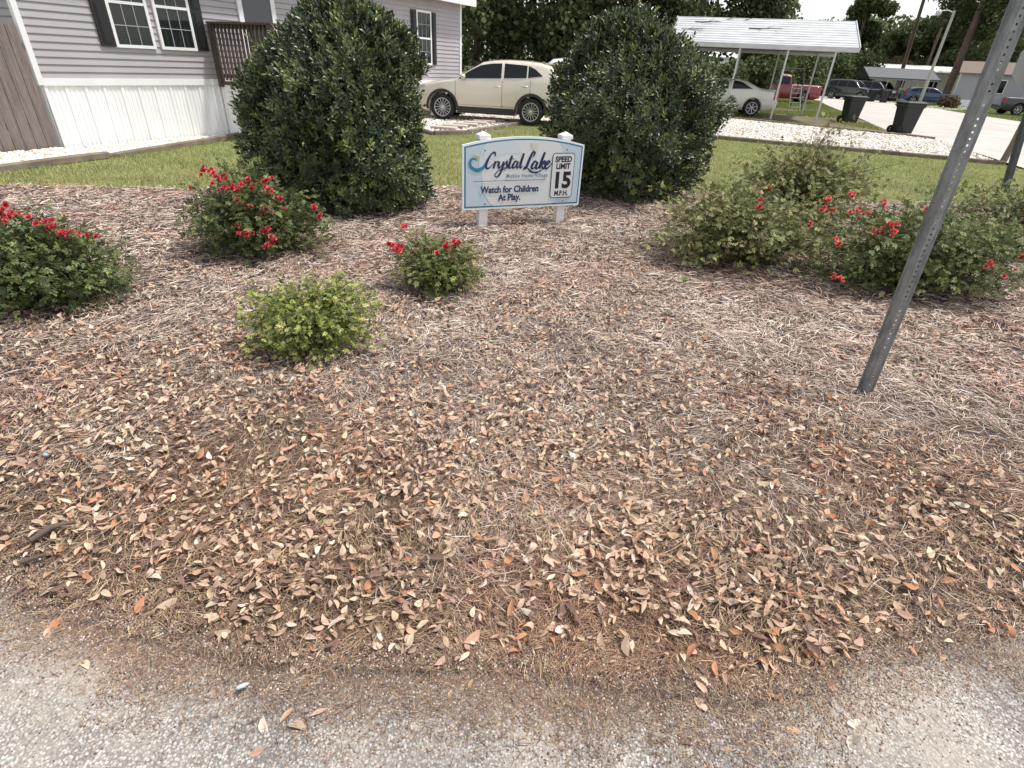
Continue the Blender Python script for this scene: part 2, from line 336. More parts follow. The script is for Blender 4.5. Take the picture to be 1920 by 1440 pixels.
# fallen leaves
def litter(n, p, edge, size, pal, prob, dmax=10, band=None, thr=.0):
    P = bedsample(n, p, dmax, edge); x, y = P.T
    dens = .16+2.2*np.clip(fbm(x*2.3+40, y*2.3, 4)-.33, 0, 1)-.42*np.clip((y-2.9)/1.6, 0, 1.0)-.26*np.clip((x-.5)/1.5, 0, 1)*np.clip((y-1.4)/.8, 0, 1)+.25*np.exp(-((y-2.3)/.9)**2)*(x < 1.5); 
    rel = y-yedge(x); dens *= np.clip(.25+rel/.35, .1, 1)
    if band: dens = dens+band(x, y)
    k = rng.random(n) < dens; x, y = x[k], y[k]; n = len(x); nn = bednormals(n, .38); a = rng.uniform(0, 2*np.pi, n)
    d = np.stack([np.cos(a), np.sin(a), rng.normal(0, .2, n)], 1); M = frames(d, nn); sz = size*rng.choice([.55, .75, 1.0, 1.25], n, p=[.25, .35, .3, .10])*rng.uniform(.85, 1.15, n); out = []
    z = np.where(y > yedge(x)-.01, hbed(x, y)+.012, -.011)+.03*rng.random(n)*np.clip((y-yedge(x))/.3, 0, 1); nn = np.where((y > yedge(x)-.01)[:, None], nn, nn*[.25, .25, 1]); d[:, 2] *= np.where(y > yedge(x)-.01, 1, .1); M = frames(d, nn); pos = np.stack([x, y, z], 1); col = palette(n, pal, prob, .18)
    var = rng.integers(0, 6, n)
    for q, (fo, cu, wm) in enumerate([(.35, .25, .42), (.7, .5, .36), (-.3, -.4, .45), (.9, -.3, .30), (.5, 1.3, .40), (-.5, -1.1, .5)]):
        TV, TF = leaf_tpl(5, fo, cu, wm); TV = TV.copy(); TV[:, 0] += .09*np.sin(TV[:, 1]*3+q*2)+.03*np.sin(np.arange(len(TV))*2.4+q)
        if q > 3: TV[:, 1] = np.minimum(TV[:, 1], .62+.08*np.sin(np.arange(len(TV))*1.7)); TV[:, 2] += .12*np.sin(TV[:, 0]*9+q)
        s = var == q; sh = np.where(np.arange(len(TV)) % 3 == 1, .82, 1.0)
        out.append(scatter(TV, TF, pos[s], M[s], sz[s], col[s], sh))
    return join(out)
PAL = [(.63, .455, .32), (.72, .57, .42), (.53, .36, .265), (.56, .28, .16), (.24, .15, .115), (.64, .405, .285), (.74, .64, .53)]
parts = [litter(38000, 1.12, .04, .041, PAL, [.25, .16, .2, .06, .19, .09, .05]), litter(18000, .9, .0, .040, PAL, [.22, .2, .22, .05, .16, .1, .05], band=lambda x, y: .15+0*x),
         litter(320, 1.3, .3, .045, PAL, [.2, .1, .2, .25, .1, .1, .05], dmax=2.2, band=lambda x, y: .25+0*x)]
v, f, c = join(parts); o = npobj('leaf_litter', v, f, mat('dry_leaf', rough=.7, spec=.25, attr=True, trans=.15), col=c); o['kind'] = 'stuff'
# crumbs of dirt and grit over the edge of the street
def blobs(pos, sc, col):
    t = (1+5**.5)/2; V = np.array([(-1, t, 0), (1, t, 0), (-1, -t, 0), (1, -t, 0), (0, -1, t), (0, 1, t), (0, -1, -t), (0, 1, -t), (t, 0, -1), (t, 0, 1), (-t, 0, -1), (-t, 0, 1)])/1.9
    F = np.array([(0, 11, 5), (0, 5, 1), (0, 1, 7), (0, 7, 10), (0, 10, 11), (1, 5, 9), (5, 11, 4), (11, 10, 2), (10, 7, 6), (7, 1, 8), (3, 9, 4), (3, 4, 2), (3, 2, 6), (3, 6, 8), (3, 8, 9), (4, 9, 5), (2, 4, 11), (6, 2, 10), (8, 6, 7), (9, 8, 1)])
    n = len(pos); a = rng.uniform(0, 6.28, n); d = np.stack([np.cos(a), np.sin(a), rng.normal(0, .2, n)], 1); M = frames(d, bednormals(n, .25))
    return scatter(V, F, pos, M, sc, col)
P = np.concatenate([bandsample(34000, .085), bandsample(6000, .18, -.08)]); x, y = P.T; n = len(x)
s = rng.uniform(.001, .0032, n)[:, None]*rng.uniform(.6, 1.5, (n, 3)); v, f, c = blobs(np.stack([x, y, np.where(y < yedge(x)-.04, -.013, hbed(x, y)+.001)], 1), s, palette(n, [(.2, .13, .1), (.3, .2, .15), (.55, .47, .42), (.12, .08, .06)], [.35, .3, .2, .15]))
o = npobj('grit', v, f, mat('grit_stone', rough=.9, attr=True), col=c); o['kind'] = 'stuff'
# white pebbles
def pebbles(name, poly, n, r, pal, p, z0=0.0):
    xs = [q[0] for q in poly]; ys = [q[1] for q in poly]; x = rng.uniform(min(xs), max(xs), n*4); y = rng.uniform(min(ys), max(ys), n*4)
    k = inpoly(x, y, poly); x, y = x[k][:n], y[k][:n]; n = len(x); z0 = hlawn(x, y)+.012 if z0 is None else z0; sc = rng.uniform(.55, 1.15, n)[:, None]*r*np.stack([rng.uniform(.7, 1.0, n), rng.uniform(.9, 1.4, n), rng.uniform(.5, .8, n)], 1)
    v, f, c = blobs(np.stack([x, y, z0+rng.uniform(.2, 1.1, n)*r*.6], 1), sc, palette(n, pal, p, .12)); o = npobj(name, v, f, mat('pebble', rough=.75, attr=True, noise=(20, .12)), col=c, smooth=True); o['kind'] = 'stuff'
WP_ = [(.78, .72, .62), (.86, .82, .75), (.66, .56, .44), (.5, .42, .36)]
pebbles('white_pebbles', strip_poly, 17000, .031, WP_, [.4, .35, .17, .08], None)
pebbles('drive_gravel', drive_poly, 34000, .036, [(.76, .70, .62), (.84, .80, .74), (.58, .50, .43), (.40, .35, .30)], [.38, .32, .2, .1])

# grass blades
def blades(name, poly, n, L, W, pal, p, z0=0, ymask=None):
    xs = [q[0] for q in poly]; ys = [q[1] for q in poly]; x = rng.uniform(min(xs), max(xs), n*3); y = rng.uniform(min(ys), max(ys), n*3)
    k = inpoly(x, y, poly)
    if ymask is not None: k &= ymask(x, y)
    x, y = x[k][:n], y[k][:n]; n = len(x); z0 = hlawn(x, y) if z0 is None else z0; a = rng.uniform(0, 6.28, n); l = L*rng.uniform(.5, 1.3, n)*(.6+.8*fbm(x*2, y*2, 3)); w = W*rng.uniform(.7, 1.3, n); tx, ty = np.cos(a), np.sin(a); le = rng.uniform(.2, 1.3, n)
    P0 = np.stack([x-ty*w, y+tx*w, z0+0*x], 1); P1 = np.stack([x+ty*w, y-tx*w, z0+0*x], 1); P2 = np.stack([x+tx*l*le*.7, y+ty*l*le*.7, z0+l*np.cos(le*.9)], 1)
    V = np.stack([P0, P1, P2], 1).reshape(-1, 3); F = np.arange(3*n).reshape(-1, 3); col = palette(n, pal, p, .2)*(.75+.5*fbm(x*.9+3, y*.9, 4))[:, None]
    o = npobj(name, V, F, mat('grass_blade', rough=.7, spec=.2, attr=True, trans=.3), col=np.repeat(col, 3, 0)); o['kind'] = 'stuff'
GP = [(.32, .37, .11), (.42, .45, .18), (.24, .30, .08), (.54, .51, .29), (.15, .20, .055)]
lawn_poly = [(-9.3, 5.6), (-7.6, 6.0), (-3.66, 6.6), (0, 7.7), (6, 8.1), (9, 5.6), (11.8, 4.6), (11.5, 9), (11.2, 12.9), (11.2, 13.7), (5.25, 16.1), (.1, 17.7), (-1.5, 14.1), (-2.2, 13.5), (-3.6, 15.9), (-6.2, 12.1), (-7.1, 7.2)]
blades('lawn_grass', lawn_poly, 190000, .045, .0045, GP, [.3, .28, .2, .12, .1], None, lambda x, y: y > ytop(x)-.04+.2*(rng.random(len(x))**2-.4))
blades('yard_grass', [(12.4, 21), (13.4, 22.6), (17.4, 33), (20.6, 42), (25, 53), (12, 58), (8, 36), (8.4, 30), (9.4, 24)], 60000, .10, .012, [(.17, .22, .05), (.24, .28, .07), (.12, .15, .03), (.3, .28, .12)], [.35, .3, .2, .15], -.02, lambda x, y: fbm(x*.5, y*.5, 3) > .42+.1*np.clip(29-y, -3, 2)*.3)
blades('far_grass', [(28, 31), (29.9, 39.8), (33, 50.3), (35.8, 63.7), (60, 64), (60, 30)], 40000, .12, .02, [(.17, .25, .05), (.22, .30, .07), (.13, .18, .03)], [.4, .35, .25], -.05)

# ================================================================== BUILDINGS
m_sid = mat('vinyl_siding', (.40, .37, .385), .55, noise=(1.5, .06)); m_white = mat('white_vinyl', (.80, .80, .80), .45, noise=(3, .04))
m_skirt = mat('skirting', (.88, .875, .87), .5, noise=(1.8, .10, (2.5, 2.5, .5))); m_blk = mat('black_shutter', (.012, .012, .014), .45)
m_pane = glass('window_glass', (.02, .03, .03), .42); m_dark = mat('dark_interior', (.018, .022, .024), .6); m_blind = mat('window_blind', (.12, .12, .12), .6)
m_wood_b = mat('weathered_brown', (.085, .062, .048), .85, noise=(6, .35, (6, 6, 1)), bump=(30, .5, .005))
m_shingle = mat('shingle', (.13, .12, .11), .9, noise=(8, .3), bump=(40, .6, .01))
m_metal = mat('steel_post', (.55, .55, .53), .45, .3)
def HM(s, o, z):
    """matrix: local x along the house front, y up, z outwards"""
    M = Matrix.Identity(4); M.col[0][:3] = (HD[0], HD[1], 0); M.col[1][:3] = (0, 0, 1); M.col[2][:3] = (HN[0], HN[1], 0); p = H(s, o, z); M.col[3][:3] = p; return M
def hbox(mb, s0, s1, z0, z1, o0, o1):
    vs = [H(s, o, z) for z in (z0, z1) for (s, o) in ((s0, o1), (s1, o1), (s1, o0), (s0, o0))]
    mb.add(vs, [(0, 1, 5, 4), (1, 2, 6, 5), (2, 3, 7, 6), (3, 0, 4, 7), (4, 5, 6, 7), (3, 2, 1, 0)]); return mb
home = empty('mobile_home', H(0, 0, -.12), 0, 'long grey mobile home with white corrugated skirting and black shutters', 'mobile home'); home.scale = (HK,)*3
def hp(mb, name, m, parent=home, **k):
    off = H(0, 0); 
    mb.v = [((v[0]-off[0])/HK, (v[1]-off[1])/HK, v[2]) for v in mb.v]; return mb.build(name, m, parent, **k)
def siding(fr, to, z0, z1, step=.098):
    mb = MB(); z = z0; nx, ny = to[1]-fr[1], -(to[0]-fr[0]); q = math.hypot(nx, ny); nx, ny = nx/q, ny/q
    while z < z1-.01:
        t = min(z+step, z1); P = []
        for zz, o in ((z, .004), (z, .019), (z+.006, .021), (t, .004)): P.append([(fr[0]+nx*o*HK, fr[1]+ny*o*HK, zz), (to[0]+nx*o*HK, to[1]+ny*o, zz)])
        for i in range(3): mb.add([P[i][0], P[i][1], P[i+1][1], P[i+1][0]], [(0, 1, 2, 3)])
        z = t
    return mb
LH = 11.04; DP = 8.2
HA0, HB0 = H(0, 0), H(LH, 0); HC0, HD0 = H(LH, -DP), H(0, -DP)
wall = siding(HA0, HB0, .97, 2.93)
for a, b in ((HD0, HA0), (HB0, HC0)): q = siding(a, b, .97, 2.93); wall.add(q.v, q.f)
core = hbox(MB(), 0, LH, .9, 2.93, -DP, 0)
for s_ in (.01, LH-.01): core.add([H(s_, 0, 2.9), H(s_, -DP, 2.9), H(s_, -DP/2, 4.1)], [(0, 1, 2)])
wall.add(core.v, core.f); hp(wall, 'wall', m_sid)
sk = MB()
def ribs(a, b, z0, z1, out=.0):
    L = math.hypot(b[0]-a[0], b[1]-a[1]); ux, uy = (b[0]-a[0])/L, (b[1]-a[1])/L; nx, ny = uy, -ux; s = 0; pr = []
    k = 0
    while s < L:
        for ds, o in ((0, 0), (.012, .012), (.035, .012), (.047, 0)) if k % 4 else ((0, 0), (.006, .022), (.05, .022), (.056, 0)): pr.append((min(s+ds, L), o+out))
        s += .0745; k += 1
    A = [(a[0]+ux*s+nx*o, a[1]+uy*s+ny*o, z0) for s, o in pr]; B = [(x, y, z1) for x, y, _ in A]; return A, B
for a, b in ((HA0, HB0), (HD0, HA0), (HB0, HC0)): sk.strip(*ribs(a, b, -.03, .92))
hp(sk, 'skirting', m_skirt)
tr = MB(); hbox(tr, 0, LH, .885, .985, 0, .035); hbox(tr, -.055, .02, .89, 2.93, -.06, .032); hbox(tr, LH-.06, LH+.03, .89, 2.93, -.06, .03)
hp(tr, 'corner_trim', m_white)
fa = MB(); hbox(fa, -.3, LH+.35, 2.9, 2.94, -.02, .30); hbox(fa, -.3, LH+.35, 2.86, 3.05, .30, .325); hbox(fa, LH+.03, LH+.35, 2.9, 2.94, -DP, -.02); hp(fa, 'fascia', m_white)
rf = MB(); a = [H(-.3, .32, 3.06), H(LH+.36, .32, 3.06), H(LH+.36, -DP/2, 4.2), H(-.3, -DP/2, 4.2), H(LH+.36, -DP-.3, 3.06), H(-.3, -DP-.3, 3.06)]
b = [(p[0], p[1], p[2]-.1) for p in a]; rf.add(a+b, [(0, 1, 2, 3), (3, 2, 4, 5), (7, 6, 9, 8), (8, 9, 11, 10), (1, 0, 6, 7), (1, 7, 8, 2), (2, 8, 10, 4), (0, 3, 9, 6), (3, 5, 11, 9), (5, 4, 10, 11)]); hp(rf, 'roof', m_shingle)
def window(s0, s1, z0, z1, blind=False, grid=True, fw=.045):
    f = MB(); 
    for q in ((s0, s0+fw, z0, z1), (s1-fw, s1, z0, z1), (s0+fw, s1-fw, z0, z0+fw), (s0+fw, s1-fw, z1-fw, z1)): hbox(f, *q, .0, .05)
    zm = (z0+z1)/2
    hbox(f, s0+fw, s1-fw, zm-.02, zm+.02, .0, .046); fo = hp(f, 'window', m_white)
    bk = MB(); hbox(bk, s0+fw, s1-fw, z0+fw, z1-fw, .0, .0245); hp(bk, 'dark_backplate', m_dark, fo)  # backing panel, its dark colour stands for the unlit room behind the glass
    if blind:
        bl = MB(); z = z0+fw+.01
        while z < z1-fw: hbox(bl, s0+fw+.008, s1-fw-.008, z, z+.012, .025, .030); z += .026
        hp(bl, 'blind', m_blind, fo)
    g = MB(); hbox(g, s0+fw, s1-fw, z0+fw, z1-fw, .034, .037); hp(g, 'pane', m_pane, fo)
    if grid:
        gr = MB(); w_ = (s1-s0-2*fw)/3
        for i in (1, 2): hbox(gr, s0+fw+w_*i-.006, s0+fw+w_*i+.006, z0+fw, z1-fw, .0385, .042)
        for h0 in (z0, zm): zz = h0+(z1-z0)/4; hbox(gr, s0+fw, s1-fw, zz-.006, zz+.006, .0427, .044)
        hp(gr, 'grille', mat('grille', (.35, .35, .35), .5), fo)
    for ch in children(fo): ch.matrix_parent_inverse = Matrix.Identity(4)
    return fo
def shutter(s0, s1, z0, z1):
    f = MB(); hbox(f, s0, s1, z0, z1, .022, .05); m = (s1-s0)*.2
    for za, zb in ((z0+m, (z0+z1)/2-m*.6), ((z0+z1)/2+m*.6, z1-m)):
        hbox(f, s0+m, s1-m, za, zb, .05, .058); hbox(f, s0+m*1.5, s1-m*1.5, za+m*.5, zb-m*.5, .058, .064)
    hp(f, 'shutter', m_blk)
window(1.22, 1.87, 1.43, 2.68, True); window(1.97, 2.62, 1.43, 2.68); shutter(.995, 1.21, 1.44, 2.66); shutter(2.63, 2.84, 1.44, 2.66)
window(5.66, 6.36, 1.36, 2.60); window(6.43, 7.16, 1.36, 2.60); shutter(5.44, 5.65, 1.37, 2.59); shutter(7.17, 7.38, 1.37, 2.59)
window(8.97, 9.60, 1.36, 2.60, True); shutter(8.76, 8.96, 1.37, 2.59); shutter(9.61, 9.81, 1.37, 2.59)
d = MB()
for q in ((3.62, 3.72, .97, 2.72), (4.38, 4.48, .97, 2.72), (3.72, 4.38, 2.64, 2.72)): hbox(d, *q, 0, .045)
do = hp(d, 'door', m_white); q = MB(); hbox(q, 3.72, 4.38, .97, 1.34, .0, .036); hp(q, 'kick_panel', m_white, do); q = MB(); hbox(q, 3.72, 4.38, 1.86, 1.90, .0, .041); hp(q, 'push_bar', m_white, do)
q = MB(); hbox(q, 3.72, 4.38, 1.34, 1.86, .0, .03); hbox(q, 3.72, 4.38, 1.90, 2.64, .0, .03); hp(q, 'glass', glass('door_glass', (.01, .015, .03), 1), do)
q = MB(); hbox(q, 4.32, 4.35, 1.88, 1.98, .036, .07); hp(q, 'handle', m_white, do)
# porch
porch = empty('porch', H(0, 0, -.12), 0, 'raised wooden porch with dark brown railing at the door of the grey home', 'porch'); porch.scale = (HK,)*3
S0, S1, O1 = 2.93, 5.1, 1.7
q = MB(); hbox(q, S0, S1, .90, .955, .04, O1); hp(q, 'deck', m_wood_b, porch)
q = MB(); q.strip(*ribs(H(S0+.03, .03), H(S0+.03, O1-.03), -.03, .88)) ; q.v = [(2*0+v[0], v[1], v[2]) for v in q.v]
A_, B_ = ribs(H(S0+.03, O1-.03), H(S1, O1-.03), -.03, .82); q.strip(A_, B_); hbox(q, S0+.02, S1, .82, .9, .036, O1-.03); hp(q, 'skirting', m_skirt, porch)
q = MB(); hbox(q, S0-.02, S1, 1.87, 1.905, O1-.06, O1+.05); hbox(q, S0-.04, S0+.09, 1.871, 1.906, .04, O1-.06); hbox(q, S0+.02, S0+.05, 1.80, 1.87, .08, O1-.1); hbox(q, S0+.02, S0+.05, 1.02, 1.08, .08, O1-.1); hp(q, 'top_rail', m_wood_b, porch)
for k, o_ in enumerate(np.arange(.16, O1-.08, .105)): q = MB(); hbox(q, S0-.015, S0+.018, .98, 1.86, o_, o_+.035); hp(q, 'baluster', m_wood_b, porch)
for s_ in np.arange(S0+.15, S1-.1, .13): q = MB(); hbox(q, s_, s_+.035, .98, 1.86, O1+.0, O1+.035); hp(q, 'baluster', m_wood_b, porch)
for (s_, o_) in ((S0-.03, .045), (S0-.03, O1-.06), (S1-.1, O1-.06)): q = MB(); hbox(q, s_, s_+.09, .86, 1.869, o_, o_+.09); hp(q, 'post', m_wood_b, porch)

# ---- privacy fence left of the home
m_fence = mat('grey_fence_board', (.20, .165, .15), .9, noise=(3, .38, (9, 9, .8)), bump=(25, .6, .01))
fence = empty('wooden_fence', H(-.06, 0), 0, 'tall weathered grey board fence at the left corner of the home', 'fence'); fence.location.z = -.12; fence.scale = (HK,)*3
off = H(-.06, 0); s = -.075; k = 0
while s > -5.5:
    q = MB(); wd = .138; hz = 1.66+random.uniform(-.015, .015); hbox(q, s-wd, s-.004, -.02, hz, -.01+.006*(k % 2), .012+.006*(k % 2)); q.v = [((a-off[0])/HK, (b-off[1])/HK, c) for a, b, c in q.v]; q.build('board', m_fence, fence, bevel=.003); s -= .142; k += 1
q = MB()
for z in (.3, 1.35): hbox(q, -5.5, -.07, z, z+.09, -.06, -.012)
q.v = [((a-off[0])/HK, (b-off[1])/HK, c) for a, b, c in q.v]; q.build('rail', m_fence, fence)

# far fence behind the cream car
fence2 = empty('wooden_fence', (-1.6, 24.6, 0), 0, 'weathered picket fence with dark post behind the cream car', 'fence')
for i in range(26):
    q = MB(); x = i*.15; hgt = 1.62+random.uniform(-.03, .03); q.prism([(x, 0), (x+.13, 0), (x+.13, hgt-.05), (x+.10, hgt), (x+.03, hgt), (x, hgt-.05)], Matrix.Rotation(math.pi/2, 4, 'X'), .02); q.build('board', mat('tan_fence', (.34, .27, .22), .9, noise=(3, .3, (8, 8, 1))), fence2)
q = MB(); q.box((-.42, -.08, .75), (.14, .14, 1.5)); q.build('post', mat('dark_post', (.07, .04, .045), .8), fence2)
q = MB(); q.box((1.6, -.045, 1.3), (4.6, .04, .1)); q.box((1.6, -.045, .3), (4.6, .04, .1)); q.build('rail', mat('tan_fence'), fence2)

# ================================================================== TIMBERS
m_tim = mat('landscape_timber', (.19, .15, .115), .9, noise=(5, .4), bump=(30, .7, .01))
def timbers(pts, name, labels, seg=2.4, hgt=.09, w_=.10, z=-.01):
    pts = [np.array(p[:2], float) for p in pts]; out = []; k = 0
    for a, b in zip(pts[:-1], pts[1:]):
        L = np.linalg.norm(b-a); n = max(1, round(L/seg)); u = (b-a)/L; rz = math.atan2(u[1], u[0])
        for i in range(n):
            c = a+u*L*(i+.5)/n; q = MB(); l = L/n-.012; q.add([(x, y, zz) for x in np.linspace(-l/2, l/2, 7) for (y, zz) in ((-w_/2, 0), (-w_/2, hgt*.8), (-w_*.3, hgt), (w_*.3, hgt), (w_/2, hgt*.8), (w_/2, 0))],
              [(6*j+e, 6*j+6+e, 6*j+6+(e+1) % 6, 6*j+(e+1) % 6) for j in range(6) for e in range(6)]+[(5, 4, 3, 2, 1, 0), tuple(range(36, 42))])
            q.v = [(x, y+.006*math.sin(3*x+k), zz+.004*math.sin(2*x+k*2)) for x, y, zz in q.v]
            o = q.build('landscape_timber', m_tim); o.location = (c[0], c[1], z+.012+float(hlawn(c[0], c[1]))+random.uniform(0, .008)); o.rotation_euler = (0, 0, rz+random.uniform(-.006, .006))
            tag(o, labels, 'timber', name); out.append(o); k += 1
    return out
timbers([(-7.2, 6.25), (-6.93, 7.3), (-6.48, 8.85), (-6.02, 12.2), (-5.25, 15.0)], 'timbers edging the pebble strip by the home', 'weathered timber edging the white pebble strip in front of the home')
timbers([(.12, 17.9), (5.25, 16.25), (11.25, 13.82)], 'timbers on the near side of the gravel drive', 'grey weathered timber between the lawn and the gravel drive')
timbers([(-3.6, 16.0), (-2.12, 13.7), (-1.4, 14.2), (.05, 17.8)], 'timbers round the stepping stone path', 'weathered timber edging the stepping stone path by the cream car', 2.0)
timbers([(8.0, 24.45), (12.95, 20.35), (13.35, 19.6)], 'timbers on the far side of the gravel drive', 'thin weathered timber between the gravel drive and the carport')
m_slab = mat('stepping_slab', (.50, .42, .38), .9, noise=(5, .15), bump=(50, .4, .005))
for i in range(6):
    c = np.array([-2.05, 14.3])*(1-i/5)+np.array([-1.0, 17.1])*(i/5)+np.array([.02, .45]); q = MB(); q.box((0, 0, .03), (.62, .34, .05)); o = q.build('stepping_slab', m_slab, bevel=.01); o.location = (c[0], c[1], .03); o.rotation_euler = (0, 0, R_(-8+i*3))
    tag(o, ['pinkish stepping slab nearest the sign in the row by the cream car', 'pinkish stepping slab second from the sign in the row', 'pinkish stepping slab third from the sign in the row', 'pinkish stepping slab fourth from the sign in the row', 'pinkish stepping slab second nearest the cream car in the row', 'pinkish stepping slab nearest the cream car in the row'][i], 'slab', 'stepping slabs in the gravel beside the cream car')

# ================================================================== SIGN
zs = float(hbed(-.4, 5.7))
sb = np.array([-.6, 5.52]); sx = np.array([.6, 6.06])-sb; SW = float(np.linalg.norm(sx)); sx /= SW; sn = np.array([sx[1], -sx[0]])
SM = Matrix.Identity(4); SM.col[0][:3] = (sx[0], sx[1], 0); SM.col[1][:3] = (0, 0, 1); SM.col[2][:3] = (sn[0], sn[1], 0)
sign = empty('village_sign', (sb[0], sb[1], 0), 0, 'pale blue speed limit sign board on two white posts between the dark bushes', 'sign')
sign.matrix_world = Matrix.Translation((sb[0], sb[1], .22)) @ SM; 
# local: x along the board, y up, z towards the viewer, origin at the lower left corner
BH, AR = .60, .075
def outline(ins, n=24):
    W_ = SW; pts = [(ins, ins), (W_-ins, ins)]
    for i in range(n+1):
        x = W_-ins-(W_-2*ins)*i/n; u = (x-W_/2)/(W_/2); pts.append((x, BH-ins+AR*(1-u*u)))
    return pts
def flat(pts, z, m, name, parent=None, d=.0012):
    q = MB(); q.prism(pts, Matrix.Translation((0, 0, z)), d); return q.build(name, m, parent if parent else board)
q = MB(); q.prism(outline(0), Matrix.Identity(4), .03); board = q.build('board', mat('sign_white', (.80, .86, .88), .35), sign)
m_sblue = mat('sign_face', (.50, .60, .68), .35, noise=(2, .03)); m_bord = mat('sign_border', (.035, .17, .27), .4); m_navy = mat('sign_navy', (.012, .03, .085), .4); m_skb = mat('sign_black', (.015, .015, .018), .4)
m_pale = mat('sign_pale', (.66, .68, .69), .35); m_mid = mat('sign_mid', (.60, .66, .70), .35); m_teal = mat('sign_teal', (.02, .22, .33), .4); m_gold = mat('sign_gold', (.60, .40, .12), .4)
flat(outline(.018), .0302, m_bord, 'border'); flat(outline(.033), .0316, m_sblue, 'face')
U = SW/1.0   # picture fractions: x 0..1 across, y in metres
def circ(cx, cy, r, a0=0, a1=360, n=48): return [(cx+r*math.cos(R_(a0+(a1-a0)*i/n)), cy+r*math.sin(R_(a0+(a1-a0)*i/n))) for i in range(n+(0 if a1-a0 == 360 else 1))]
def clip(pts, ins=.031):
    o = []
    for x, y in pts:
        x = min(max(x, ins), SW-ins); u = (x-SW/2)/(SW/2); o.append((x, min(max(y, ins), BH-ins+AR*(1-u*u))))
    return o
flat(clip(circ(.66, .33, .46, 0, 360)), .0330, m_pale, 'backdrop_curve')
flat(clip(circ(.40, .44, .235, 20, 200)+[(.17, .36), (.30, .47), (.45, .53)]), .0344, m_mid, 'backdrop_curve')
flat(clip([(.70, .62), (.80, .62), (.785, .54), (.76, .47), (.755, .53)]), .0358, mat('sign_sand', (.60, .62, .52), .35), 'backdrop_ray')
def ribbon(name, paths, z, m):
    """paths: list of (points, widths); smooth brush strokes"""
    q = MB()
    for li, (pts, wd) in enumerate(paths):
        P = []; n = len(pts); W_ = []
        for i in range(n-1):
            p0, p1, p2, p3 = [np.array(pts[j], float) for j in (max(i-1, 0), i, i+1, min(i+2, n-1))]
            for t in np.linspace(0, 1, 7)[:-1]:
                P.append(.5*((2*p1)+(-p0+p2)*t+(2*p0-5*p1+4*p2-p3)*t*t+(-p0+3*p1-3*p2+p3)*t**3)); W_.append(wd[i]*(1-t)+wd[i+1]*t)
        P.append(np.array(pts[-1], float)); W_.append(wd[-1]); P = np.array(P); T = np.gradient(P, axis=0); T /= np.linalg.norm(T, axis=1, keepdims=True)+1e-9; N = np.stack([-T[:, 1], T[:, 0]], 1); W_ = np.array(W_)[:, None]*.5
        zz = z+li*.00004
        A = [(*p, zz) for p in P+N*W_]; B = [(*p, zz) for p in P-N*W_]; q.strip(B, A)
    return q.build(name, m, board)
def text(name, s, x, y, size, m, z=.0385, bold=0, sx_=1, al='CENTER', sp=1, shear=0):
    c = bpy.data.curves.new('t', 'FONT'); c.body = s; c.size = size; c.align_x = al; c.offset = bold; c.extrude = .0006; c.space_character = sp; c.shear = shear; c.resolution_u = 3
    o = bpy.data.objects.new('t', c); me = bpy.data.meshes.new_from_object(o); bpy.data.objects.remove(o); bpy.data.curves.remove(c)
    me.transform(Matrix.Translation((x, y, z)) @ Matrix.Diagonal((sx_, 1, 1, 1))); me.materials.clear(); me.materials.append(m); o = bpy.data.objects.new(name, me); C.objects.link(o); o.parent = board; return o
# script lettering: letter strokes in a box one x-height tall (y 0..1), slanted
def sc_word(strokes, x0, y0, xh, slant=.28, wk=1.0):
    out = []
    for pts, wd in strokes: out.append(([(x0+(px+py*slant)*xh, y0+py*xh) for px, py in pts], [a*xh*wk for a in wd]))
    return out
def Ls(*a): return a
crystal = [
 # C with wave entry
 ([(1.35, 1.75), (1.15, 2.25), (.65, 2.1), (.25, 1.2), (.15, .4), (.5, 0), (1.0, .35), (1.25, .75)], [.14, .26, .16, .3, .34, .2, .1, .05]),
 ([(1.35, .75), (1.55, 1.05), (1.5, .5), (1.5, .0)], [.06, .14, .3, .26]), ([(1.55, .55), (1.85, 1.0), (2.1, .92)], [.08, .14, .2]),
 ([(2.2, 1.0), (2.2, .4), (2.4, .05), (2.75, .5), (2.95, 1.0)], [.28, .3, .2, .08, .2]), ([(2.95, 1.0), (2.95, .1), (2.75, -.8), (2.3, -1.25), (1.95, -.9), (2.4, -.35), (3.1, -.1), (3.45, -.35)], [.24, .28, .24, .14, .14, .1, .14, .06]),
 ([(3.1, .35), (3.45, 1.1), (3.5, .7), (3.7, .3), (3.5, 0), (3.15, .12)], [.06, .12, .26, .3, .16, .08]),
 ([(4.1, 1.85), (4.0, .9), (4.0, .2), (4.25, .02), (4.5, .35)], [.24, .3, .3, .16, .06]), ([(3.7, 1.3), (4.1, 1.38), (4.6, 1.32)], [.06, .16, .08]),
 ([(5.25, .9), (4.85, 1.0), (4.6, .4), (4.75, .02), (5.1, .3), (5.35, .95)], [.16, .2, .3, .22, .08, .16]), ([(5.35, .95), (5.25, .3), (5.45, .02), (5.7, .35)], [.26, .3, .18, .06]),
 ([(6.0, 2.15), (5.9, 1.2), (5.85, .3), (6.05, .02), (6.35, .35)], [.24, .32, .32, .18, .06])]
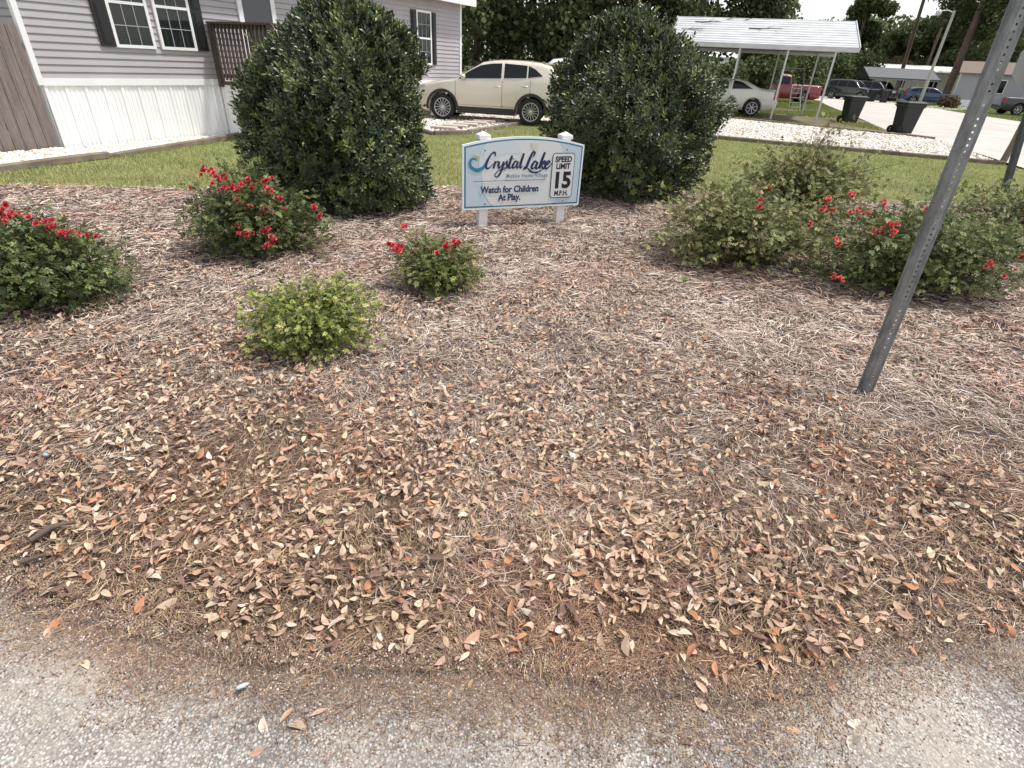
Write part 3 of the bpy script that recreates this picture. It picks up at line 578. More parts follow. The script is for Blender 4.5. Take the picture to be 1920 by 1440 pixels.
lake = [
 ([(.75, 1.6), (.95, 2.1), (.6, 2.2), (.35, 1.3), (.15, .35), (-.2, -.02), (-.1, .3), (.4, .12), (.9, -.25), (1.6, -.45), (2.3, -.35), (2.7, -.02)], [.1, .22, .2, .32, .3, .12, .1, .14, .22, .2, .14, .05]),
 ([(1.6, .9), (1.2, 1.0), (.95, .4), (1.1, .05), (1.45, .3), (1.7, .95)], [.16, .2, .3, .2, .08, .16]), ([(1.7, .95), (1.6, .3), (1.8, .05), (2.1, .4)], [.26, .3, .18, .06]),
 ([(2.45, 2.2), (2.3, 1.2), (2.2, .05)], [.24, .32, .3]), ([(2.3, .6), (2.75, 1.05), (2.85, .75), (2.45, .55), (2.8, .08), (3.1, .3)], [.08, .2, .2, .1, .26, .06]),
 ([(3.1, .45), (3.55, .75), (3.5, 1.05), (3.1, .8), (3.05, .25), (3.35, .02), (3.8, .45), (4.0, .8)], [.1, .18, .16, .26, .3, .2, .1, .04])]
ribbon('lettering', sc_word(crystal, .222, .388, .064, .22, 1.30), .0372, m_navy); ribbon('lettering', sc_word(lake, .655, .375, .072, .22, 1.30), .0372, m_navy)
ribbon('wave_emblem', [([(.245, .465), (.215, .405), (.155, .375), (.095, .395), (.072, .44), (.09, .475), (.13, .478), (.145, .455)], [.004, .03, .036, .034, .028, .022, .016, .006])], .0372, m_teal)
ribbon('wave_crest', [([(.092, .492), (.125, .505), (.158, .490), (.165, .468)], [.006, .016, .014, .004])], .0376, m_gold)
text('lettering', 'Mobile Home Village', .915, .300, .050, mat('sign_grey_blue', (.10, .22, .34), .4), al='RIGHT', sp=1.25, sx_=.86, bold=.0006)
q = MB(); q.box((.50, .272, .0378), (.79, .0035, .001)); q.build('rule_line', m_skb, board)
text('lettering', 'Watch for Children', .505, .160, .088, m_navy, bold=.0026, sx_=.90); text('lettering', 'At Play.', .500, .082, .088, m_navy, bold=.0026, sx_=.90)
def rrect(x0, y0, x1, y1, r): return circ(x1-r, y1-r, r, 0, 90, 8)+circ(x0+r, y1-r, r, 90, 180, 8)+circ(x0+r, y0+r, r, 180, 270, 8)+circ(x1-r, y0+r, r, 270, 360.1, 8)
flat(rrect(.955, .085, 1.215, .525, .036), .0372, m_skb, 'speed_frame'); flat(rrect(.962, .092, 1.208, .518, .030), .0386, m_pale, 'speed_panel')
text('lettering', 'SPEED', 1.085, .440, .074, m_skb, .0401, .0028, .96); text('lettering', 'LIMIT', 1.085, .374, .072, m_skb, .0401, .0028, .96)
text('lettering', '15', 1.083, .190, .215, m_skb, .0401, .009, 1.02, sp=1.0); text('lettering', 'M.P.H.', 1.085, .112, .066, m_skb, .0401, .0024, .92)
for (x, y) in ((.225, .60-.045), (1.115, .60-.045), (.235, .055), (1.115, .055)):
    q = MB(); q.lathe([(0, .006), (.006, .005), (.009, .0)], (0, 0, 0), 'z', 10); q.v = [(a+x, b+y, c+.0386) for a, b, c in q.v]; q.build('bolt', mat('bolt', (.2, .2, .2), .4, .8), board)
for x, zb in ((.235, -.30), (1.125, -.30)):
    q = MB(); q.box((x, (BH+.06+zb)/2+.0, -.047), (.092, BH+.06-zb, .092)); po = q.build('post', m_white, sign, bevel=.004)
    q = MB(); h0 = BH+.06; a = .057; q.box((x, h0+.006, -.047), (.118, .034, .118)); 
    q.add([(x-a, h0+.023, -.047-a), (x+a, h0+.023, -.047-a), (x+a, h0+.023, -.047+a), (x-a, h0+.023, -.047+a), (x, h0+.056, -.047)], [(0, 1, 4), (1, 2, 4), (2, 3, 4), (3, 0, 4)]); q.build('cap', m_white, po, bevel=.003)

# ================================================================== POSTS
m_galv = mat('galvanised_steel', (.23, .24, .245), .5, .25, noise=(26, .4, (1, 1, .35)), bump=(60, .15, .002))
def upost(Hh=2.75):
    """hat-section channel with a row of punched holes, as one closed sheet 3 mm thick"""
    pitch = .0254; n = int(Hh/pitch); V = []; F = []
    xs = [-.043, -.026, -.0135]; ys = [.024, .022, 0]
    prof = [(-.044, .022), (-.031, .025), (-.0145, .0), (.0145, .0), (.031, .025), (.044, .022)]
    q = MB()
    for i in range(n):
        z0 = i*pitch; z1 = z0+pitch; zc = z0+pitch/2
        for a, b in ((0, 1), (1, 2), (3, 4), (4, 5)):
            pa, pb = prof[a], prof[b]; q.add([(pa[0], pa[1], z0), (pb[0], pb[1], z0), (pb[0], pb[1], z1), (pa[0], pa[1], z1)], [(0, 1, 2, 3)])
        w2 = .0145; h = [(.0052*math.cos(R_(45*k+22.5)), .0052*math.sin(R_(45*k+22.5))) for k in range(8)]; o = [(w2, pitch*.2), (w2*.45, pitch/2), (-w2*.45, pitch/2), (-w2, pitch*.2), (-w2, -pitch*.2), (-w2*.45, -pitch/2), (w2*.45, -pitch/2), (w2, -pitch*.2)]
        vs = [(x, 0, zc+z) for x, z in h]+[(x, 0, zc+z) for x, z in o]+[(w2, 0, z1), (-w2, 0, z1), (-w2, 0, z0), (w2, 0, z0)]
        fs = [(k, 8+k, 8+(k+1) % 8, (k+1) % 8) for k in range(8)]+[(8, 16, 9), (10, 17, 11), (12, 18, 13), (14, 19, 15)]
        q.add(vs, fs)
    return q
q = upost(); o = q.build('sign_post', m_galv, label='tall grey perforated steel post leaning in the mulch at right', cat='post')
b = o.modifiers.new('weld', 'WELD'); b.merge_threshold = .0002; s_ = o.modifiers.new('thickness', 'SOLIDIFY'); s_.thickness = .003; s_.offset = 1
zq = float(hbed(1.97, 2.62)); ax = Vector((1.91-1.97, -.01, 1.72)).to_track_quat('Z', 'Y').to_matrix().to_4x4()
o.matrix_world = Matrix.Translation((1.935, 2.555, zq-.06)) @ Matrix.Rotation(-.036, 4, 'Y') @ Matrix.Rotation(R_(-4), 4, 'Z')
# stop sign seen from behind
p2 = (8.61, 10.3); stop = empty('stop_sign', (p2[0], p2[1], -.01), 0, 'grey back of an octagonal road sign on a dark post at the right edge', 'road sign')
stop.rotation_euler = (0, R_(-11), 0); q = MB(); q.box((0, 0, 1.25), (.09, .09, 2.5)); q.build('post', mat('dark_steel', (.07, .08, .095), .5, .3, noise=(5, .25)), stop, bevel=.006)
q = MB(); oc = [(.41*math.cos(R_(22.5+45*k)), .41*math.sin(R_(22.5+45*k))+1.94) for k in range(8)]; q.prism(oc, Matrix.Translation((0, .055, 1.94)) @ Matrix.Rotation(R_(9), 4, 'Y') @ Matrix.Translation((0, 0, -1.94)) @ Matrix.Rotation(math.pi/2, 4, 'X'), .004); q.build('octagon_plate', mat('aluminium_back', (.30, .31, .32), .45, .4), stop)
# short wooden post
q = MB(); q.tube([(0, 0, -.05), (.01, 0, .45), (.0, .01, .9), (.0, .01, .93)], [.075, .07, .066, .058], 10); o = q.build('wooden_post', m_wood_b, label='short round weathered wooden post beside the side road', cat='post'); o.location = (11.3, 13.95, -.01); o.rotation_euler = (0, R_(4), 0)
o.data.materials[0] = mat('grey_log', (.20, .165, .13), .9, noise=(8, .35, (1, 1, .2)), bump=(40, .6, .01))

# ================================================================== SHRUBS
def holly(name, cx, cy, prof, seed, label, nsh=6400):
    """prof: (z, radius, dx, dy) outline of the bush from the ground up"""
    global rng; keep = rng; rng = np.random.default_rng(seed)
    root = empty(name, (cx, cy, 0), 0, label, 'bush', 'big dark evergreen bushes beside the sign'); pz = [p[0] for p in prof]; n = nsh
    top = pz[-1]
    th = rng.uniform(0, 2*np.pi, n); z = rng.uniform(.03, 1, n)**.85*top
    r = np.interp(z, pz, [p[1] for p in prof]); r *= 1+.5*(fbm(np.cos(th)*1.4+seed+5, np.sin(th)*1.4+z*1.9+7, 3)-.5)+.36*(fbm(np.cos(th)*3.5+seed+5, np.sin(th)*3.5+z*4.5+9, 3)-.5)
    depth = rng.random(n)**1.3; r = r*(1-.33*depth)+rng.normal(0, .02, n); tall = rng.random(n) < .035; 
    x = r*np.cos(th)+np.interp(z, pz, [p[2] for p in prof]); y = r*np.sin(th)+np.interp(z, pz, [p[3] for p in prof]); z = z+tall*rng.uniform(.03, .14, n)
    sl = np.gradient(np.interp(np.linspace(0, top, 60), pz, [p[1] for p in prof]), top/59); ns = -np.interp(z, np.linspace(0, top, 60), sl)
    out = np.stack([np.cos(th), np.sin(th), np.clip(ns, -.3, 2)+.55], 1)+rng.normal(0, .28, (n, 3)); out /= np.linalg.norm(out, axis=1, keepdims=True)
    sd_ = np.stack([x, y, z], 1)
    k = 11; tip = np.repeat(sd_, k, 0); ax = np.repeat(out, k, 0); N = n*k; j = np.tile(np.arange(k), n); az = j*2.4+np.repeat(rng.uniform(0, 6.28, n), k)+rng.normal(0, .2, N)
    u = np.cross(ax, [0, 0, 1.0]); u /= np.linalg.norm(u, axis=1, keepdims=True)+1e-6; v = np.cross(ax, u)
    rad = u*np.cos(az)[:, None]+v*np.sin(az)[:, None]; op = R_(22)+R_(62)*(j/k)+rng.normal(0, .12, N)
    d = ax*np.cos(op)[:, None]+rad*np.sin(op)[:, None]; d[:, 2] += .08
    pos = tip-ax*(j*.011)[:, None]+rad*.004; up = ax-d*np.sum(ax*d, 1)[:, None]; M = frames(d, up); L = rng.uniform(.038, .062, N)
    young = (rng.random(n) < .16); base = palette(n, [(.056, .076, .036), (.076, .100, .042), (.100, .126, .052), (.040, .055, .030)], None, .2); base[young] = base[young]*[1.9, 1.8, 1.25]
    col = np.repeat(base, k, 0)*rng.uniform(.8, 1.25, (N, 1)); TV, TF = leaf_tpl(3, .35, .22, .46); sh = np.where(np.arange(len(TV)) % 3 == 1, 1.35, 1.0)
    v_, f_, c_ = scatter(TV, TF, pos, M, L, col, sh)
    npobj('foliage', v_, f_, mat('holly_leaf', rough=.37, spec=.55, attr=True, trans=.08), root, col=c_, smooth=True)
    q = MB()
    for i in range(46):
        a = random.uniform(0, 6.28); zz = random.uniform(.3, .93)*top; rr = np.interp(zz, pz, [p[1] for p in prof])*random.uniform(.3, .85)*(1 if zz < top*.8 else .5)
        q.tube([(.05*math.cos(a), .05*math.sin(a), -.03), (rr*.4*math.cos(a), rr*.4*math.sin(a), zz*.45), (rr*math.cos(a), rr*math.sin(a), zz)], [.022, .014, .004], 5)
    q.build('stem', mat('twig', (.07, .055, .045), .9), root); rng = keep; return root
holly('holly_bush', -2.03, 6.42, [(0, .80, .08, 0), (.25, .98, 0, 0), (.5, 1.04, -.02, 0), (.75, 1.01, -.03, 0), (1.0, .96, -.01, 0), (1.25, .90, .05, 0), (1.5, .76, .14, 0), (1.75, .55, .19, 0), (1.9, .34, .17, 0), (1.98, .1, .13, 0)], 3, 'big dark evergreen bush left of the sign, in front of the porch')
holly('holly_bush', 1.34, 7.9, [(0, .80, .06, 0), (.25, .96, .02, 0), (.5, 1.09, 0, 0), (.75, 1.15, 0, 0), (1.0, 1.15, 0, 0), (1.25, 1.09, 0, 0), (1.5, .95, 0, 0), (1.75, .76, 0, 0), (1.9, .58, -.06, 0), (2.0, .42, -.15, 0), (2.1, .22, -.18, 0)], 4, 'big dark evergreen bush right of the sign, in front of the gravel drive')

def rose(name, c, rx, ry, hh, nst, nleaf, lsz, cols, pc, blooms, label, seed, bcol=(.62, .035, .04), sparse=0.0, group='rose bushes in the mulch bed', bsz=1.0):
    global rng; keep = rng; rng = np.random.default_rng(seed)
    z0 = float(hbed(c[0], c[1])); root = empty(name, (c[0], c[1], z0), 0, label, 'rose bush', group)
    # arching stems to points of an uneven dome
    n = nst; th = rng.uniform(0, 2*np.pi, n); e = np.arccos(rng.uniform(0, 1, n)**.75); e = np.clip(e, 0, R_(88)); k = 1+.36*(fbm(th*1.3+seed*3, e*2, 3)-.5)*2; k *= rng.uniform(.55, 1.0, n)**.5
    shoot = rng.random(n) < .05; k[shoot] *= 1.18
    E_ = np.stack([rx*np.sin(e)*np.cos(th)*k, ry*np.sin(e)*np.sin(th)*k, .05+hh*np.cos(e)*k], 1)
    B_ = E_*[.12, .12, 0]; Mid = E_*[.45, .45, .72]+[0, 0, .04]
    q = MB(); 
    for i in range(0, n, max(1, n//140)): q.tube([B_[i], Mid[i], E_[i]], [.004, .003, .0015], 4, cap=False)
    q.build('stem', mat('rose_stem', (.13, .12, .05), .8), root)
    idx = rng.integers(0, n, nleaf); t = 1-.72*rng.random(nleaf)**(1.2 if sparse < .5 else 1.0); P = B_[idx]*((1-t)**2)[:, None]+Mid[idx]*(2*t*(1-t))[:, None]+E_[idx]*(t*t)[:, None]+rng.normal(0, .018+.01*hh, (nleaf, 3))
    P[:, 2] = np.maximum(P[:, 2], .01); out = P/np.array([rx*rx, ry*ry, hh*hh])*[1, 1, .6]; out /= np.linalg.norm(out, axis=1, keepdims=True)+1e-6
    d = out*[1, 1, .3]+rng.normal(0, .75, (nleaf, 3)); nn = np.array([0, 0, 1.1])+out*.7+rng.normal(0, .45, (nleaf, 3)); M = frames(d, nn); sz = lsz*rng.uniform(.6, 1.25, nleaf)
    TV, TF = leaf_tpl(2, .3, .15, .58); V5, F5 = [], []; lay = [(0, .62, 0, .5), (.9, .48, .0, .42), (-.9, .48, 0, .42), (1.1, .2, 0, .36), (-1.1, .2, 0, .36)]
    for q5, (an, yo, xo, s5) in enumerate(lay):
        ca, sa = math.cos(an), math.sin(an); W5 = TV*s5*1.25; X = W5[:, 0]*ca+W5[:, 1]*sa; Y = -W5[:, 0]*sa+W5[:, 1]*ca; V5.append(np.stack([X, Y+yo, W5[:, 2]-.1*abs(an)*0], 1)); F5.append(TF+q5*len(TV))
    V5 = np.concatenate(V5); F5 = np.concatenate(F5)
    col = palette(nleaf, cols, pc, .22)*(.8+.45*fbm(P[:, 0]*5+seed, P[:, 1]*5+P[:, 2]*4, 3))[:, None]
    v_, f_, c_ = scatter(V5, F5, P, M, sz, col, None)
    npobj('foliage', v_, f_, mat('rose_leaf', rough=.5, spec=.35, attr=True, trans=.22), root, col=c_, smooth=True)
    mp = mat('rose_petal', rough=.55, spec=.3, attr=True, trans=.2)
    for (px, py, dY, nb, rad) in blooms:
        dr = ray(px, py); sc3 = np.array([rx, ry, hh])*1.0; o3 = (np.array([0, 0, CH])-np.array([c[0], c[1], z0+.03]))/sc3; d3 = dr/sc3; qa, qb, qc = d3@d3, 2*o3@d3, o3@o3-1; di = qb*qb-4*qa*qc
        w_ = np.array([0, 0, CH])+dr*((-qb-math.sqrt(di))/(2*qa)) if di > 0 else atY(px, py, c[1]+min(dY, 0)); loc = w_-np.array([c[0], c[1], z0]); nb = int(nb*1.25+.5)
        cnt = nb; o_ = rng.normal(0, 1, (cnt, 3))*rad*np.array([1.05, .6, .75]); 
        pk = []; 
        for b_ in range(cnt):
            m_ = 13; a = np.arange(m_)*2.4+rng.uniform(0, 6); el = np.linspace(1.35, .25, m_); ax = np.array([rng.normal(0, .35), -.55+rng.normal(0, .3), .75]); ax /= np.linalg.norm(ax); u = np.cross(ax, [1, 0, 0]); u /= np.linalg.norm(u); v = np.cross(ax, u)
            d = ax*np.sin(el)[:, None]+(u*np.cos(a)[:, None]+v*np.sin(a)[:, None])*np.cos(el)[:, None]; pos = np.repeat((loc+o_[b_])[None], m_, 0); M = frames(d, np.repeat(ax[None], m_, 0)-d*.3)
            fade = rng.random()**3*.5; pc_ = (np.array(bcol)*(1-fade)+np.array([.85, .38, .34])*fade)*rng.uniform(.7, 1.15)*(.75+.5*np.linspace(0, 1, m_)[:, None]); pk.append(scatter(*leaf_tpl(2, .5, .1, .95), pos, M, .024*bsz*rng.uniform(.75, 1.2, m_), pc_))
        v_, f_, c_ = join(pk); npobj('flower_cluster', v_, f_, mp, root, col=c_, smooth=True)
        s_ = MB(); s_.tube([loc*[.8, .8, .0]+[0, 0, max(.05, loc[2]-.16)], loc], [.002, .0015], 4); s_.build('flower_stalk', mat('rose_stem'), root)
    rng = keep; return root
GR = [(.075, .10, .034), (.105, .14, .045), (.15, .18, .06), (.21, .23, .08), (.055, .07, .032)]
YG = [(.25, .29, .07), (.36, .385, .10), (.15, .195, .055), (.46, .45, .17), (.09, .125, .04)]
OL = [(.18, .20, .07), (.25, .26, .10), (.12, .14, .05), (.36, .34, .15), (.23, .16, .09)]
RC = (.78, .10, .135)
rose('rose_bush', (-3.02, 3.20), .53, .52, .50, 480, 5600, .044, GR, [.28, .3, .2, .08, .14], [(12, 405, -.05, 6, .03), (28, 412, -.1, 4, .03), (45, 408, 0, 2, .02), (100, 425, -.1, 6, .025), (118, 436, -.12, 5, .022), (137, 441, -.15, 5, .02), (72, 420, -.1, 1, .01), (170, 443, -.1, 3, .015)], 'dense green rose bush with red blooms at the left edge of the bed', 21, RC)
rose('rose_bush', (-2.20, 4.45), .62, .52, .62, 520, 6200, .043, GR, [.22, .3, .22, .12, .14],
     [(383, 322, .1, 5, .03), (400, 326, .1, 3, .025), (412, 340, 0, 6, .03), (430, 352, 0, 4, .03), (444, 353, 0, 4, .025), (468, 343, .1, 4, .022), (500, 340, 0, 5, .02), (505, 355, -.05, 5, .022), (452, 374, -.2, 2, .02), (470, 387, -.2, 1, .01), (500, 395, -.25, 4, .015), (523, 373, -.1, 2, .012), (448, 422, -.4, 3, .015), (463, 436, -.42, 5, .018), (497, 436, -.42, 4, .02), (510, 447, -.42, 5, .02), (502, 462, -.45, 3, .012), (588, 392, .1, 4, .02), (600, 408, .1, 3, .014), (534, 389, -.1, 1, .01), (355, 350, 0, 1, .01)], 'rose bush covered with red blooms in front of the left dark bush', 22, RC)
rose('rose_bush', (-.58, 3.80), .42, .34, .36, 260, 2500, .037, [OL[0], YG[2], GR[2], YG[0], OL[4]], [.3, .25, .22, .15, .08], [(757, 426, 0, 2, .01), (735, 458, -.05, 4, .018), (742, 466, -.1, 4, .016), (752, 463, -.05, 2, .014), (838, 462, -.1, 3, .014), (852, 456, -.1, 4, .014), (822, 476, -.15, 1, .008)], 'small rose bush with a few red blooms below the sign', 23, RC, .6)
rose('rose_bush', (-1.14, 2.77), .41, .34, .36, 320, 5200, .030, YG, [.3, .26, .2, .12, .12], [], 'low yellow-green rose bush without flowers in front of the left red roses', 24, RC, .4)
rose('rose_bush', (1.98, 4.92), 1.0, .62, .70, 600, 7200, .044, OL, [.3, .28, .18, .14, .1], [(1426, 378, 0, 2, .014), (1428, 388, 0, 2, .012)], 'wide olive rose bush with one pink bloom, right of the dark bushes', 25, (.75, .13, .15), .6)
rose('rose_bush', (3.1, 6.4), .98, .65, 1.02, 520, 7200, .046, OL, [.28, .3, .2, .1, .12], [(1440, 357, -.2, 2, .02)], 'taller olive rose bush behind the others, against the lawn', 26, (.55, .10, .03), .6)
rose('rose_bush', (3.25, 4.45), 1.1, .64, .68, 640, 7800, .044, [GR[1], GR[2], GR[3], GR[0], OL[1]], [.26, .26, .18, .14, .16],
     [(1550, 376, .1, 4, .018), (1553, 392, .05, 4, .02), (1596, 366, .2, 2, .016), (1657, 382, .1, 3, .02), (1605, 400, 0, 4, .03), (1625, 402, 0, 2, .015), (1640, 436, -.15, 4, .03), (1668, 425, -.1, 6, .024), (1672, 436, -.1, 3, .016), (1523, 422, -.1, 2, .014), (1567, 454, -.25, 3, .018), (1571, 520, -.45, 4, .018), (1738, 392, 0, 2, .016), (1855, 498, -.2, 2, .02), (1880, 520, -.2, 1, .01), (1921, 480, 0, 2, .02), (1900, 500, 0, 1, .02)], 'large green rose bush with coral blooms behind the steel post', 27, (.84, .21, .19))
rose('rose_bush', (5.15, 5.75), .9, .6, .66, 400, 4600, .046, [GR[1], GR[2], OL[1], GR[0], OL[4]], [.28, .26, .18, .14, .14], [], 'green rose bush without flowers at the right edge, by the dark post', 28)
# weed sprouts and small things on the mulch
def small(name, V, F, m, loc, rz, label, cat, col=None): pass
for i, (px, py, lab) in enumerate([(1277, 545, 'small green sprout in the mulch below the olive rose bush'), (1247, 610, 'tiny yellow-green sprout in the middle of the mulch')]):
    g = G(px, py); n = 9; a = rng.uniform(0, 6.28, n); d = np.stack([np.cos(a), np.sin(a), rng.uniform(.4, 1.2, n)], 1); pos = np.repeat([[0, 0, .04]], n, 0)+rng.normal(0, .012, (n, 3)); v_, f_, c_ = scatter(*leaf_tpl(3, .3, .3, .5), pos, frames(d, np.repeat([[0, 0, 1.]], n, 0)), rng.uniform(.03, .055, n)*(1-.4*i), palette(n, [(.20, .26, .08), (.14, .2, .06)]))
    o = npobj('weed_sprout', v_, f_, mat('rose_leaf'), col=c_); o.location = (g[0], g[1], float(hbed(g[0], g[1]))); tag(o, lab, 'weed')
def stick(pts, r, label):
    q = MB(); c = np.mean(pts, 0); q.tube([(p[0]-c[0], p[1]-c[1], p[2]) for p in pts], r, 7); o = q.build('stick', mat('stick_bark', (.12, .09, .07), .9, bump=(60, .6, .004)), label=label, cat='stick'); o.location = (c[0], c[1], 0); return o
def gp(px, py, dz): g = G(px, py); return (g[0], g[1], float(hbed(g[0], g[1]))+dz)
stick([gp(68, 1030, .03), gp(110, 1012, .045), gp(152, 998, .03)], [.009, .011, .006], 'short brown stick at the left edge of the leaf litter')
stick([gp(45, 1066, .02), gp(95, 1056, .03)], [.008, .006], 'stub of dark bark below the brown stick at the left')
for px, py, c_, s_, lab in ((1070, 880, (.8, .78, .74), (.017, .014, .010), 'small white stone in the middle of the leaf litter'), (712, 1197, (.8, .76, .72), (.009, .018, .003), 'small white paper scrap at the edge of the street'), (98, 875, (.25, .42, .62), (.013, .010, .004), 'tiny pale blue wrapper bit among the leaves at left'), (455, 1290, (.42, .48, .47), (.020, .006, .002), 'crumpled pale wrapper strip on the street at left')):
    g = G(px, py); q = MB(); t = 9
    vs = [(s_[0]*math.cos(6.28*i/t)*random.uniform(.7, 1.1), s_[1]*math.sin(6.28*i/t)*random.uniform(.7, 1.1), 0) for i in range(t)]; tp = [(x*.8, y*.8, s_[2]*random.uniform(.7, 1.3)) for x, y, _ in vs]
    q.add(vs+tp, [tuple(range(t, 2*t))]+[(i, (i+1) % t, t+(i+1) % t, t+i) for i in range(t)]); o = q.build('stone' if 'stone' in lab else 'paper_scrap', mat('scrap_%d' % px, c_, .8), label=lab, cat='stone' if 'stone' in lab else 'litter'); o.location = (g[0], g[1], max(float(hbed(g[0], g[1])), -.012)+(.028 if py < 1000 else .004)); o.rotation_euler = (.1, .1, .6)

# ================================================================== VEHICLES
m_tyre = mat('tyre', (.018, .018, .018), .85); m_trim = mat('black_trim', (.03, .03, .032), .6); m_cglass = mat('car_glass', (.010, .012, .014), .06, spec=.35)
m_alloy = mat('alloy', (.62, .62, .63), .3, .7); m_red = mat('tail_lamp', (.35, .01, .012), .2); m_lamp = mat('head_lamp', (.45, .47, .5), .12); m_chrome = mat('chrome', (.7, .7, .7), .15, 1)
def paint(name, col, metal=.25): return mat(name, col, .32, metal, coat=1)
def car(name, label, col, loc, rz, L, W, top, belt, wheels, wr, wins, front_glass, rear_glass, lights=(), group=None, cladding=False, spokes=10, doors=(), rear='car', cat='car', detail=True, rim=.68):
    root = empty(name, loc, rz, label, cat, group); tx = [p[0] for p in top][::-1]; tz = [p[1] for p in top][::-1]; hl = L/2
    T = lambda x: np.interp(x, tx, tz); BZ_ = lambda x: np.interp(x, [p[0] for p in belt], [p[1] for p in belt])
    def zb(x):
        z = .24+.12*max(0, abs(x)-hl+.45)/.45
        for xw in wheels:
            dx = abs(x-xw); R = wr+.055
            if dx < R: z = max(z, wr+math.sqrt(R*R-dx*dx))
        return z
    def hw(x, z):
        u = abs(x)/hl; pl = 1-.05*u**3-.13*max(0, (u-.86)/.14)**2; b = float(BZ_(x))
        if z < .45: k = .95+.05*(z-.2)/.25
        elif z < .7: k = 1.0
        elif z < b: k = 1-.035*((z-.7)/(b-.7))**1.5
        else: k = .965-(z-b)*.46
        return W/2*pl*max(.3, k)
    xs = sorted(set([round(float(x), 3) for x in np.linspace(-hl, hl, 64)]+[round(p[0], 3) for p in top if abs(p[0]) <= hl]+[round(xw+(wr+.056)*math.sin(a), 3) for xw in wheels for a in np.linspace(-math.pi/2, math.pi/2, 15)]))
    NS, NR = 11, 5; rings = []
    for x in xs:
        b = zb(x); t = float(T(x)); zr = max(b+.02, t-.055); side = [(hw(x, b+(zr-b)*i/(NS-1)), b+(zr-b)*i/(NS-1)) for i in range(NS)]; w0 = side[-1][0]
        tp = [(w0*(1-(i/NR)), zr+(t-zr)*(1-(1-(i/NR))**3.5)) for i in range(1, NR+1)]; half = side+tp
        rings.append([(x, -y, z) for y, z in half]+[(x, y, z) for y, z in half[::-1][1:]])
    q = MB(); n = len(rings[0]); vs = [p for r in rings for p in r]; fs = [(i*n+k, i*n+(k+1) % n, (i+1)*n+(k+1) % n, (i+1)*n+k) for i in range(len(xs)-1) for k in range(n)]
    q.add(vs, fs, True); q.add(rings[0], [tuple(reversed(range(n)))]); q.add(rings[-1], [tuple(range(n))]); body = q.build('body', col, root)
    def patch(poly_l, poly_u, nm, m, off=.006, par=root, side=(-1, 1), nx=14, nz=4, sep=True):
        xa, xb = max(poly_l[0][0], poly_l[-1][0]), min(poly_l[0][0], poly_l[-1][0]); fl = lambda x, P: np.interp(x, [p[0] for p in sorted(P)], [p[1] for p in sorted(P)])
        for s in side:
            q = MB(); V = []
            for i in range(nx+1):
                x = xa+(xb-xa)*i/nx; a, b = fl(x, poly_l), fl(x, poly_u)
                for j in range(nz+1): z = a+(b-a)*j/nz; V.append((x, s*(hw(x, z)+off), z))
            F = [(i*(nz+1)+j, (i+1)*(nz+1)+j, (i+1)*(nz+1)+j+1, i*(nz+1)+j+1) for i in range(nx) for j in range(nz)]
            if s > 0: F = [tuple(reversed(f)) for f in F]
            q.add(V, F, True); q.build(nm, m, par)
    def tpatch(xa, xb, nm, m, k=.9, off=.008):
        q = MB(); V = []
        for i in range(9):
            x = xa+(xb-xa)*i/8; t = float(T(x)); w0 = hw(x, t-.055)*k; sl = (T(x+.02)-T(x-.02))/.04; nl = math.hypot(1, sl)
            for j in range(9): y = w0*(j/4-1); z = t-.055*abs(y/(w0/k))**3.5; V.append((x-sl/nl*off, y, z+off/nl))
        q.add(V, [(i*9+j, i*9+j+1, (i+1)*9+j+1, (i+1)*9+j) for i in range(8) for j in range(8)], True); q.build(nm, m, root)
    for lo, up in wins: patch(lo, up, 'side_window', m_cglass)
    if detail:
        for lo, up in wins:   # thin bright line round the glass area
            patch(lo, [(p[0], p[1]+.012) for p in lo], 'window_trim', m_chrome, .008, nz=1)
    tpatch(*front_glass, 'windscreen', m_cglass); tpatch(*rear_glass, 'rear_window', m_cglass)
    for (lo, up, kd) in lights: patch(lo, up, 'headlight' if kd == 'h' else 'taillight', m_lamp if kd == 'h' else m_red, .010, nx=5, nz=3)
    if cladding:
        for xw in wheels:
            for s in (-1, 1):
                q = MB(); A, B = [], []
                for a in np.linspace(-8, 188, 30):
                    for R, LST in ((wr+.05, A), (wr+.125, B)): x = xw+R*math.cos(R_(a)); z = max(.25, wr+R*math.sin(R_(a))); LST.append((x, s*(hw(x, z)+.012), z))
                q.strip(A, B) if s < 0 else q.strip(B, A); q.build('wheel_arch_trim', m_trim, root)
        a, b = wheels[0]-wr-.09, wheels[1]+wr+.09; patch([(a, .245), (b, .245)], [(a, .42), (b, .42)], 'sill_trim', m_trim, .012); patch([(a-.05, .46), (b+.05, .46)], [(a-.05, .475), (b+.05, .475)], 'chrome_strip', m_chrome, .012, nz=1)
    for dx in doors:
        patch([(dx+.005, .44), (dx-.005, .44)], [(dx+.005, float(BZ_(dx))-.005), (dx-.005, float(BZ_(dx))-.005)], 'door_gap', m_trim, .0035, nx=1)
        if dx != doors[0]:
            for s in (-1, 1): q = MB(); z = float(BZ_(dx))-.17; x = dx+.16; q.tube([(x-.09, s*(hw(x, z)+.005), z), (x-.05, s*(hw(x, z)+.03), z), (x+.05, s*(hw(x, z)+.03), z), (x+.09, s*(hw(x, z)+.005), z)], .014, 6); q.build('door_handle', m_chrome if detail else col, root)
